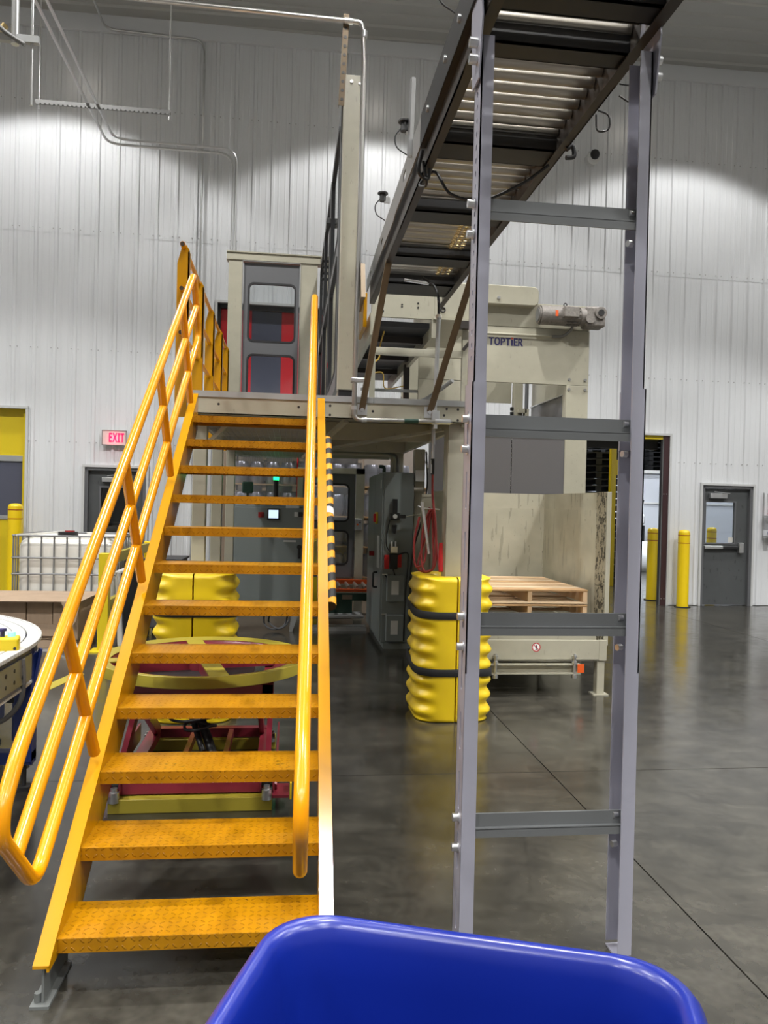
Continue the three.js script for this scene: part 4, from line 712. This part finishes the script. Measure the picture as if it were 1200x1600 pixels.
{ // windowed lower guard, small roller conveyor
  const t = thing('guard_door', 'grey windowed guard door in a cream frame behind the electrical cabinet', 'guard door', [0, 0, 0]);
  part(t, 'post', B(.94, 1.06, 0, 2.18, -11.06, -10.98), M.cream); part(t, 'top_rail', B(.1, 1.06, 2.10, 2.18, -11.06, -10.98), M.cream); part(t, 'post', B(.1, .18, 0, 2.1, -11.06, -10.98), M.cream);
  const g = new THREE.Group(); g.name = 'door'; g.position.set(.18, .62, -11.04); t.add(g); windowDoor(g, .75, 1.48, [[.10, .66, .80, 1.33], [.10, .66, .18, .66]]); part(t, 'push_button_box', B(.93, 1.03, 1.30, 1.46, -10.98, -10.92, .006), M.galv); part(t, 'red_button', C([.965, 1.38, -10.92], [.965, 1.38, -10.91], .014), M.orange); part(t, 'blue_button', C([1.0, 1.41, -10.92], [1.0, 1.41, -10.91], .012), M.navy);
  const r = thing('small_roller_conveyor', 'orange framed roller conveyor on a dark green base under the platform', 'conveyor', [0, 0, 0]);
  part(r, 'frame_rail', [B(.45, 1.6, .54, .60, -10.86, -10.83), B(.45, 1.6, .46, .50, -10.55, -10.52), B(.45, .93, .54, .60, -10.96, -10.93)], M.orange);
  for (let i = 0; i < 9; i++) part(r, 'roller', C([.47 + i * .12, .52, -10.55], [.44 + i * .12, .56, -10.93], .024, 12), M.roller);
  part(r, 'base_beam', B(.4, 1.6, .34, .44, -10.6, -10.52), M.green); part(r, 'base_cabinet', B(.45, .9, .06, .34, -10.95, -10.7, .02), M.green); part(r, 'label_plate', B(.74, .88, .36, .42, -10.52, -10.515), M.cardDark); part(r, 'drip_tray', B(.3, 1.04, .11, .14, -10.9, -10.42, .004), M.galv); part(r, 'floor_track', [B(.25, 1.04, .0, .05, -10.28, -10.2), B(.25, 1.04, .0, .04, -10.12, -10.06)], M.galv);
  const y = one('yellow_robot_arm', [B(.33, .47, 0, 1.35, -11.5, -11.3, .04), C([.42, 1.05, -11.3], [.42, 1.05, -11.2], .08, 18), C([.4, .8, -11.3], [.6, .72, -11.25], .05)], M.doorYellow, 'yellow machine arm behind the windowed guard door', 'machine arm');
}
// ------------------------------------------------------------------ kegs on pallets by the back wall
{
  const kg = geo(new THREE.LatheGeometry([[.0, .004], [.085, .0], [.1, .004], [.1, .035], [.113, .05], [.113, .1], [.116, .105], [.116, .115], [.113, .12], [.113, .21], [.116, .215], [.116, .225], [.113, .23], [.113, .28], [.1, .295], [.1, .33], [.085, .332], [.06, .31], [0, .305]].map(p => new THREE.Vector2(...p)), 20)); kg.userData.ready = true;
  for (const [bx, nx, lab, tiers, zz] of [[-.86, 4, 'left', [2, 3, 4, 5], -11.9], [.13, 4, 'middle', [1, 2, 3, 4, 5], -11.95], [1.12, 3, 'right', [1, 2, 3, 4], -11.85]]) for (const k of tiers) {
    const y = k * .46;
    const p = thing('keg_pallet', `wooden pallet in the ${lab} keg stack by the wall, ${ORD[k]} from the floor`, 'pallet', [bx + .47, y, zz]);
    for (const x of [-.45, 0, .45]) part(p, 'stringer_board', B(x - .03, x + .03, .0, .085, -.24, .24), M.woodDark); for (const q of [-.2, 0, .2]) part(p, 'deck_board', B(-.49, .49, .085, .105, q - .07, q + .07), M.wood);
    for (let i = 0; i < nx; i++) for (let j = 0; j < 2; j++) { const m = part(scene, numbered('keg'), kg, M.kegSteel); m.position.set(bx + .12 + i * .236, y + .106, zz + .12 - j * .238); tag(m, 'small steel keg in the shrink wrapped keg stacks by the wall', 'keg', 'stacked kegs'); }
  }
  for (const [x0, x1, lab] of [[-1.16, .10, 'left'], [.12, 1.1, 'middle'], [1.12, 2.0, 'right']]) one('load_and_backing', B(x0, x1, 0, 2.62, -12.62, -12.24, .02), M.cardDark, `tall dark backing box added behind the ${lab} keg stack`, 'load');  // added dark boxes give the gaps between kegs their shaded look
  for (const [bx, y0, lab] of [[-.86, .92, 'left'], [.13, .46, 'middle'], [1.12, .46, 'right']]) { // supporting lower load, wrapped
    one('load_and_backing', B(bx, bx + .94, 0, y0, -12.2, -11.62, .02), M.cardDark, `brown wrapped load under the ${lab} keg stack`, 'load');
    const g = new THREE.PlaneGeometry(.96, 2.3, 26, 40); const p = g.attributes.position; for (let i = 0; i < p.count; i++) p.setZ(i, .012 * fbm(p.getX(i) * 9 + bx, p.getY(i) * 7, 3) + .01); g.computeVertexNormals(); g.translate(bx + .47, 1.6, -11.62); one('stretch_film', g, M.film, `clear stretch film over the front of the ${lab} keg stack`, 'film');
  }
}

// ------------------------------------------------------------------ red scissor lift with turntable
{
  const t = thing('scissor_lift_table', 'dark red scissor lift table with a yellow turntable ring under the stairs', 'lift table', [-.49, 0, -4.76]);
  const R = .625, Hh = .735;
  const ring = new THREE.LatheGeometry([[R - .075, Hh - .012], [R - .004, Hh - .0], [R, Hh - .004], [R, Hh - .062], [R - .006, Hh - .066], [R - .012, Hh - .06], [R - .012, Hh - .016], [R - .075, Hh - .02], [R - .075, Hh - .012]].map(p => new THREE.Vector2(...p)), 72); part(t, 'turntable_ring', ring, M.liftYellow);
  part(t, 'turntable_disc', new THREE.LatheGeometry([[R - .08, Hh - .012], [R - .075, Hh - .05], [R - .20, Hh - .06], [R - .20, Hh - .052], [R - .085, Hh - .03], [R - .08, Hh - .012]].map(p => new THREE.Vector2(...p)), 60), M.liftRed);
  for (const a of [1.333, 1.333 + PI / 2]) { const c = Math.cos(a), s = Math.sin(a); part(t, 'spoke', bar([-c * (R - .03), Hh - .012, -s * (R - .03)], [c * (R - .03), Hh - .012, s * (R - .03)], .105, .008), M.liftYellow); part(t, 'spoke_web', bar([-c * (R - .05), Hh - .05, -s * (R - .05)], [c * (R - .05), Hh - .05, s * (R - .05)], .10, .06), M.liftRed); }
  part(t, 'hub', C([0, Hh - .12, 0], [0, Hh - .01, 0], .11, 28), M.liftRed);
  part(t, 'upper_frame', [B(-.42, .42, .585, .645, -.42, -.36), B(-.42, .42, .585, .645, .36, .42), B(-.42, -.36, .585, .645, -.42, .42), B(.36, .42, .585, .645, -.42, .42)], M.liftRed); part(t, 'bearing_plate', B(-.3, .3, .64, .655, -.3, .3), M.black); part(t, 'label_plate', B(-.35, -.2, .575, .60, .42, .43), M.liftYellow);
  for (const s of [-1, 1]) {
    part(t, 'scissor_arm', bar([s * .40, .13, .50], [s * .40, .60, -.38], .03, .075), M.liftRed); part(t, 'scissor_arm', bar([s * .34, .13, -.45], [s * .34, .60, .38], .03, .075), M.liftRed);
    part(t, 'pivot_pin', C([s * .31, .365, 0], [s * .44, .365, 0], .026, 14), M.zinc); part(t, 'wheel', C([s * .37, .155, .50], [s * .44, .155, .50], .05, 16), M.black); part(t, 'clevis', [B(s * .37 - .012, s * .37, .09, .22, .44, .56, .01), B(s * .43, s * .43 + .012, .09, .22, .44, .56, .01)], M.liftRed);
    part(t, 'side_plate', prism([[-.47, 0], [.50, 0], [.56, .06], [.50, .11], [-.47, .11]], .012).rotateY(-PI / 2).translate(s * .455, .075, 0), M.liftRed);
    part(t, 'corner_wing', B(s * .43, s * .52, .075, .09, .42, .60), M.liftRed); for (const z of [.52, -.5]) part(t, 'leveling_bolt', [C([s * .40, .06, z + .05], [s * .40, .115, z + .05], .03, 6), C([s * .40, .1, z + .05], [s * .40, .135, z + .05], .018, 10)], M.zinc);
  }
  part(t, 'base_frame', [B(-.40, .40, .085, .145, .47, .53), B(-.40, .40, .085, .145, -.53, -.47), B(-.40, -.33, .085, .14, -.5, .5), B(.33, .40, .085, .14, -.5, .5), B(-.12, -.09, .09, .14, -.5, .5), B(.12, .15, .09, .14, -.5, .5)], M.liftRed);
  part(t, 'cross_tube', C([-.36, .42, .12], [.36, .42, .12], .03, 14), M.liftRed); part(t, 'cross_tube', B(-.33, .33, .33, .42, -.2, -.14), M.liftRed);
  part(t, 'skid_beam', B(-.43, .43, 0, .075, .46, .58, .004), M.liftYellow); part(t, 'skid_beam', B(-.43, .43, 0, .075, -.58, -.46, .004), M.liftYellow); part(t, 'hazard_tag', B(.525, .535, .05, .14, .46, .56), M.bollard);
  part(t, 'air_spring', [C([.10, .13, .22], [-.10, .52, -.1], .028, 14), C([.02, .2, .2], [-.14, .5, -.1], .018, 12)], M.black);
  const loop = (y, r, x, z) => wire(Array.from({ length: 11 }, (_, i) => { const a = i / 10 * 2 * PI * 1.02; return [x + r * Math.cos(a), y + .012 * Math.sin(a * 2), z + r * .8 * Math.sin(a)]; }), .009, 40);
  for (const [y, r, x, z] of [[.47, .15, -.04, .12], [.40, .16, -.03, .12], [.355, .09, .0, .2], [.115, .10, .02, .3]]) part(t, 'air_tube', loop(y, r, x, z), M.black);
}
// ------------------------------------------------------------------ blue bin in the foreground
{
  const W = .69, D = .60, H = .967, th = -.329, cx = -.004 + (W / 2) * Math.cos(th) * 1 + (D / 2) * .323 * -1, cz = -1.361 + (W / 2) * .323 + (D / 2) * .946;
  const t = thing('blue_bin', 'large blue plastic bin with a rounded rim in the foreground', 'bin', [cx, 0, cz], th);
  const loop = (hw, hd, r, y) => rr(-hw, hw, -hd, hd, r, 8).map(([x, z]) => V(x, y, z));
  const L = []; const add = (e, r, y) => L.push(loop(W / 2 + e, D / 2 + e, r, y));
  add(-.16, .06, .0); add(-.10, .09, .02); add(-.035, .10, H - .09); add(-.03, .10, H - .055); add(-.004, .11, H - .05); add(.0, .11, H - .035); add(-.003, .11, H - .018); add(-.012, .105, H - .006); add(-.022, .10, H - .001); add(-.032, .095, H - .004); add(-.040, .09, H - .014); add(-.046, .085, H - .035); add(-.055, .085, H - .09); add(-.12, .08, .06); add(-.19, .05, .035);
  const n = L[0].length, P = [], I = []; L.forEach(l => l.forEach(p => P.push(p.x, p.y, p.z)));
  for (let k = 0; k < L.length - 1; k++) for (let i = 0; i < n; i++) { const a = k * n + i, b = k * n + (i + 1) % n, c = a + n, d = b + n; I.push(a, c, b, b, c, d); }
  for (const [k, y] of [[0, 0], [L.length - 1, .035]]) { const c = P.length / 3; P.push(0, y, 0); for (let i = 0; i < n; i++) I.push(c, k * n + i, k * n + (i + 1) % n); }
  const g = new THREE.BufferGeometry(); g.setAttribute('position', new THREE.Float32BufferAttribute(P, 3)); g.setIndex(I); g.computeVertexNormals(); part(t, 'bin_shell', g, M.blueBin);
  part(t, 'moulded_boss', new THREE.SphereGeometry(.075, 24, 14).scale(1, 1, .35).translate(-.20, H - .27, -D / 2 + .085), M.blueBin);
}
// ------------------------------------------------------------------ curved belt conveyor at the left
{
  const t = thing('belt_conveyor', 'curved white modular belt conveyor on blue legs at the left edge', 'conveyor', [0, 0, 0]); const cx = -2.9, cz = -4.35, Y = .85;
  const arcPts = (r) => { const o = []; for (let z = -2.9; z > cz; z -= .2) o.push([cx + r, z]); for (let i = 0; i <= 26; i++) { const a = i / 26 * PI * .62; o.push([cx + r * Math.cos(a), cz - r * Math.sin(a)]); } return o; };
  const strip = (r0, r1, y0, y1) => { const a = arcPts(r0), b = arcPts(r1), s = new THREE.Shape([...b, ...a.reverse()].map(p => new THREE.Vector2(p[0], -p[1]))); const g = new THREE.ExtrudeGeometry(s, { depth: y1 - y0, bevelEnabled: false }); g.rotateX(-PI / 2); g.translate(0, y0, 0); return g; };
  for (let k = 0; k < 9; k++) part(t, 'belt_row', strip(1.50 - k * .075 - .066, 1.50 - k * .075, Y - .02, Y), M.belt);
  const teeth = []; const ap = arcPts(1.505); for (let i = 0; i < ap.length - 1; i++) { const [x0, z0] = ap[i], [x1, z1] = ap[i + 1], L = Math.hypot(x1 - x0, z1 - z0), m = Math.max(1, Math.round(L / .03)); for (let j = 0; j < m; j++) { const f = (j + .5) / m; teeth.push(new RoundedBoxGeometry(.018, .024, .019, 1, .004).rotateY(Math.atan2(x1 - x0, z1 - z0)).translate(x0 + (x1 - x0) * f, Y - .006, z0 + (z1 - z0) * f)); } } part(t, 'belt_teeth', teeth, M.belt).userData.kind = 'stuff';
  part(t, 'return_belt', strip(.9, 1.49, .62, .635), M.belt);
  part(t, 'side_frame', strip(1.475, 1.49, .66, .82), M.blueLeg); part(t, 'side_frame', B(-1.41, -1.40, .66, .80, -4.45, -2.9), M.steelPerf);
  for (let i = 0; i < 8; i++) for (const y of [.70, .76]) part(t, 'hole', C([-1.401, y, -4.3 + i * .12], [-1.398, y, -4.3 + i * .12], .011, 8), M.black);
  part(t, 'wear_strip', B(-1.40, -1.37, .60, .86, -3.70, -2.9, .004), M.brace);
  const leg = (x, z, lab) => { part(t, 'leg', [B(x - .05, x + .05, .16, .78, z - .05, z + .05, .01)], M.blueLeg); part(t, 'leveling_foot', [C([x, .015, z], [x, .17, z], .012), C([x, 0, z], [x, .02, z], .045, 16)], M.rubber); };
  leg(-1.47, -4.58); leg(-1.95, -5.45); leg(-1.62, -5.0);
  part(t, 'leg_bracket', [bar([-1.44, .55, -4.58], [-1.40, .80, -4.60], .05, .015), bar([-1.46, .55, -4.5], [-1.43, .80, -4.52], .04, .012)], M.blueLeg); part(t, 'leg_tie', B(-1.95, -1.42, .50, .53, -4.6, -4.55), M.black); part(t, 'leg_tie', B(-2.2, -1.42, .15, .22, -4.62, -4.54), M.blueLeg);
  part(t, 'air_line', wire([[-1.40, .80, -4.3], [-1.40, .68, -4.32], [-1.43, .55, -4.36], [-1.52, .45, -4.38], [-1.62, .42, -4.38]], .014, 24), M.convGray); part(t, 'conduit', pipe([[-1.45, .6, -4.62], [-1.45, .4, -4.63], [-1.45, .12, -4.63]], .01, .03), M.zinc);
  const b = thing('stop_button_box', 'yellow button box with a dark push button and green lamp on the belt conveyor', 'switch', [-1.475, .862, -4.32], .25);
  part(b, 'box', B(-.09, .05, -.04, .055, -.05, .06, .014), M.doorYellow); part(b, 'push_button', [C([-.035, .055, 0], [-.035, .085, 0], .012, 12), C([-.035, .085, 0], [-.035, .098, 0], .021, 14)], M.navy); part(b, 'cable_gland', C([-.14, 0, .02], [-.085, 0, .02], .025, 14), M.black); part(b, 'indicator_lamp', C([.01, .055, 0], [.01, .078, 0], .02, 14), new THREE.MeshStandardMaterial({ color: 0x9fe8d0, emissive: 0x60ffd0, emissiveIntensity: .8 })); part(b, 'screw', C([.03, .0, .06], [.03, 0, .064], .008, 8), M.black);
}
// ------------------------------------------------------------------ storage at the left wall
{
  const t = thing('ibc_tote', 'white plastic liquid tote in a wire cage behind the cardboard load', 'tote', [-2.71, 0, -10.35]);
  part(t, 'tank', B(-.60, .60, .16, 1.16, -.48, .48, .12), M.ibc); part(t, 'tank_top', B(-.5, .5, 1.13, 1.185, -.4, .4, .03), M.ibc); part(t, 'fill_cap', C([-.06, 1.18, .25], [-.06, 1.235, .25], .12, 24), M.black); part(t, 'cap_insert', C([-.04, 1.235, .25], [-.04, 1.25, .25], .06, 16), M.redTape);
  const rod = .011; for (let i = 0; i < 9; i++) { const x = -.60 + i * .15; part(t, 'cage_bar', C([x, .14, .51], [x, 1.19, .51], rod, 8), M.cage); }
  for (let i = 0; i < 7; i++) { const z = -.5 + i * .167; part(t, 'cage_bar', C([.63, .14, z], [.63, 1.19, z], rod, 8), M.cage); part(t, 'cage_bar', C([-.63, .14, z], [-.63, 1.19, z], rod, 8), M.cage); }
  for (const y of [.35, .72, .92, 1.19]) part(t, 'cage_hoop', pipe([[-.63, y, .522], [.63, y, .522], [.64, y, -.52], [-.64, y, -.52], [-.64, y, .5]], .012, .05, 8), M.cage);
  part(t, 'top_strap', [bar([-.6, 1.19, .52], [-.15, 1.23, .1], .05, .02), bar([.6, 1.19, .52], [.15, 1.22, .1], .05, .02)], M.ibc); part(t, 'skid', B(-.6, .6, 0, .14, -.5, .5), M.galv);
}
{
  const t = thing('cardboard_load', 'cardboard topped pallet load of tan bundles at the left edge', 'cardboard load', [0, 0, 0]); const x0 = -3.7, x1 = -2.28, f = -8.85, b = -9.72, H = .52;
  part(t, 'skid', B(x0, x1 - .04, 0, .08, b, f - .02), M.card); for (let i = 0; i < 5; i++) part(t, 'bundle', B(x0 + i * .28, x0 + i * .28 + .272, .085, H - .01, b + .02, f - .03 - (i % 2) * .008, .006), M.card);
  part(t, 'lower_band', B(x0, x1 - .10, .13, .26, f - .025, f - .012), M.card); part(t, 'cardboard_top', [B(x0 - .05, x1 + .02, H, H + .008, b - .02, f + .09)], M.card); part(t, 'folded_flap', prism([[x1 - .18, H], [x1 + .02, H], [x1 - .02, H - .21], [x1 - .06, H - .26]], .006).translate(0, 0, f + .092), M.card);
  const w = one('film_scrap', new THREE.SphereGeometry(.1, 16, 8).scale(1.7, .18, .4).translate(-2.55, .018, -8.62), M.film, 'twisted scrap of clear film on the floor beside the cardboard load', 'film');
  one('film_scrap', wire([[-2.42, .02, -8.62], [-2.34, .06, -8.6], [-2.28, .09, -8.62], [-2.25, .05, -8.6]], .022, 16, 8), M.snow, 'white twisted strip of film on the floor by the yellow post', 'film');
}
{
  const t = thing('guard_rail', 'yellow and cream floor guard rail on posts behind the stair railing', 'guard rail', [0, 0, 0]); const x = -1.99;
  for (const z of [-8.68, -11.3]) part(t, 'post', [B(x - .055, x + .055, .012, 1.07, z - .055, z + .055, .006), B(x - .13, x + .13, 0, .014, z - .13, z + .13)], z > -10 ? M.doorYellow : M.bollard);
  part(t, 'rail', B(x - .03, x + .03, .93, 1.05, -11.25, -8.73, .006), M.liftYellow); part(t, 'rail', B(x - .03, x + .03, .42, .54, -11.25, -8.73, .006), M.liftYellow);
  const p = one('white_plastic_panel', B(-.03, .03, 0, .86, -.45, .45, .028), M.white, 'white plastic panel with rounded corners leaning by the guard rail', 'panel'); p.position.set(-1.84, .01, -9.25); p.rotation.z = .05;
  part(p, 'gasket', B(.03, .05, .03, .83, -.42, .42, .015), M.rubber); 
  const c = thing('grey_equipment_cart', 'low dark grey equipment cart behind the stair railing', 'cart', [-1.52, 0, -9.9]); part(c, 'cart_body', B(-.22, .22, .1, .92, -.3, .3, .02), M.doorGray); part(c, 'cart_tray', B(-.24, .24, .92, .95, -.32, .32, .01), M.black); part(c, 'green_panel', B(.225, .25, .2, .75, -.2, .28, .02), M.green); for (const [x2, z2] of [[-.18, .25], [.18, .25], [-.18, -.25], [.18, -.25]]) part(c, 'caster', C([x2 - .02, .05, z2], [x2 + .02, .05, z2], .05, 14), M.rubber);
  const s = one('floor_strip', bar([-2.08, .002, -6.95], [-1.95, .002, -7.55], .12, .003), M.liftYellow, 'worn yellow marking strip on the floor left of the stairs', 'floor marking');
}
// ------------------------------------------------------------------ pipes, conduits and hangers
{
  const z = -5.86; const t = thing('air_pipe', 'bright steel air pipe running down beside the tall cream post', 'pipe', [0, 0, 0]);
  part(t, 'pipe_run', pipe([[-4.2, 5.36, z], [.47, 5.335, z], [.487, 5.0, z], [.47, 2.345, z], [.50, 2.315, z], [1.235, 2.325, z]], .0175, .055, 14), M.chrome);
  for (const [a, b] of [[[.33, 5.335, z], [.39, 5.335, z]], [[.482, 5.22, z], [.484, 5.27, z]], [[.47, 2.39, z], [.47, 2.42, z]], [[.53, 2.315, z], [.57, 2.316, z]], [[1.10, 2.324, z], [1.22, 2.325, z]]]) part(t, 'pipe_fitting', C(a, b, .023, 14), M.zinc);
  part(t, 'pipe_clamp', [B(.44, .56, 2.60, 2.635, z - .03, z + .03, .008), B(.55, .59, 2.585, 2.65, z - .05, z + .01, .006)], M.zinc); part(t, 'pipe_tag', C([.86, 2.32, z], [.97, 2.321, z], .0185, 12), M.green, 'green pipe marker');
  const h = one('slotted_strut', [bar([.345, 5.40, z - .02], [.322, 4.72, z - .05], .045, .003, [0, 0, 1]), bar([.325, 5.40, z - .04], [.302, 4.72, z - .07], .003, .04, [0, 0, 1])], M.brace, 'bronze slotted strut holding the steel air pipe', 'strut'); for (let i = 0; i < 10; i++) part(h, 'slot', C([.344 - i * .0022, 5.36 - i * .066, z - .0185 - i * .003], [.344 - i * .0022, 5.36 - i * .066, z - .016 - i * .003], .012, 8), M.black);
  const v = thing('sensor_conduit', 'grey vertical conduit with a black cable between the two bronze braces', 'conduit', [0, 0, 0]); part(v, 'conduit', C([1.10, 2.40, -5.88], [1.115, 3.14, -5.88], .017, 12), M.galv); part(v, 'conduit_cap', C([1.115, 3.13, -5.88], [1.115, 3.155, -5.88], .022, 12), M.offwhite); part(v, 'cable', wire([[1.115, 3.15, -5.88], [1.11, 3.3, -5.9], [1.08, 3.40, -5.95], [1.0, 3.47, -6.0]], .011, 20), M.black); part(v, 'junction', [B(1.075, 1.135, 2.30, 2.41, -5.89, -5.85, .006), C([1.105, 2.27, -5.87], [1.105, 2.30, -5.87], .018, 12)], M.zinc); part(v, 'sensor', C([.86, 3.46, -6.05], [1.06, 3.44, -6.05], .012, 10), M.zinc);
}
{
  const w = (x, y, d = .03) => wallPoint(x, y, d);
  const t = thing('wall_conduit', 'thin steel conduit bending down the wall left of the platform', 'conduit', [0, 0, 0]);
  part(t, 'conduit', pipe([[-3.05, 9.05, -5], [-3.05, 9.05, -12.6], w(-1.24, 9.08, .06), w(-1.24, 2.3, .06)], .017, .2, 10), M.conduit); for (const y of [8.6, 7.75, 6.0]) part(t, 'coupling', C(w(-1.24, y, .06), w(-1.24, y + .1, .06), .022, 10), M.zinc);
  const z = -10.42, c2 = (dx, dy, lab) => { const p = thing('overhead_conduit', lab, 'conduit', [0, 0, 0]); part(p, 'conduit', pipe([[-2.46 + dx, 6.29 + dy, -3.5], [-2.46 + dx, 6.29 + dy, z], [-.845 + dx * .5, 6.28 + dy, z], [-.845 + dx * .5, 4.98, z]], .0165, .2, 10), M.conduit); part(p, 'connector', C([-.845 + dx * .5, 4.97, z], [-.845 + dx * .5, 5.05, z], .026, 12), M.zinc); part(p, 'coupling', C([-1.4 + dx, 6.282 + dy, z], [-1.32 + dx, 6.282 + dy, z], .021, 10), M.zinc); };
  c2(0, 0, 'lower of the two steel conduits turning down to the enclosure'); c2(.075, .07, 'upper of the two steel conduits turning down to the enclosure');
  const tr = thing('strut_trapeze', 'galvanised slotted strut hung on two rods under the conduits', 'strut', [0, 0, 0]); const zt = -9.35; part(tr, 'strut_channel', [B(-3.02, -1.50, 6.25, 6.255, zt - .02, zt + .02), B(-3.02, -1.50, 6.215, 6.255, zt + .018, zt + .021), B(-3.02, -1.50, 6.215, 6.255, zt - .021, zt - .018)], M.convGray);
  const sl = []; for (let i = 0; i < 30; i++) sl.push(B(-3.0 + i * .05, -2.97 + i * .05, 6.20, 6.215, zt + .016, zt + .021)); part(tr, 'strut_lip', sl, M.convGray).userData.kind = 'stuff'; for (const x of [-2.98, -1.52]) part(tr, 'hanger_rod', C([x, 6.15, zt], [x, CEIL(x), zt], .008, 8), M.conduit);
  const h = thing('pipe_hanger', 'short galvanised strut holding a thick pipe at the top left corner', 'hanger', [0, 0, 0]); const zh = -7.0; part(h, 'strut_channel', B(-3.0, -2.24, 5.58, 5.64, zh - .025, zh + .025), M.galv); part(h, 'pipe', C([-2.44, 5.56, zh], [-2.44, CEIL(-2.4), zh], .033, 14), M.conduit); for (const x of [-2.87, -2.30]) part(h, 'hanger_rod', C([x, x > -2.5 ? 5.05 : 5.36, zh], [x, CEIL(x), zh], .012, 8), M.conduit);
  part(h, 'pipe_clamp', [C([-2.56, 5.66, zh], [-2.52, 5.72, zh], .03, 10)], M.brass); part(h, 'cable', pipe([[-3.1, 6.6, -6.7], [-2.58, 5.68, zh + .03], [-2.35, 5.55, zh + .03]], .018, .2), M.convGray); part(h, 'roller_hook', new THREE.TorusGeometry(.07, .022, 8, 20).rotateY(.5).translate(-2.92, 5.30, zh), M.black);
}
renderer.render(scene, camera);
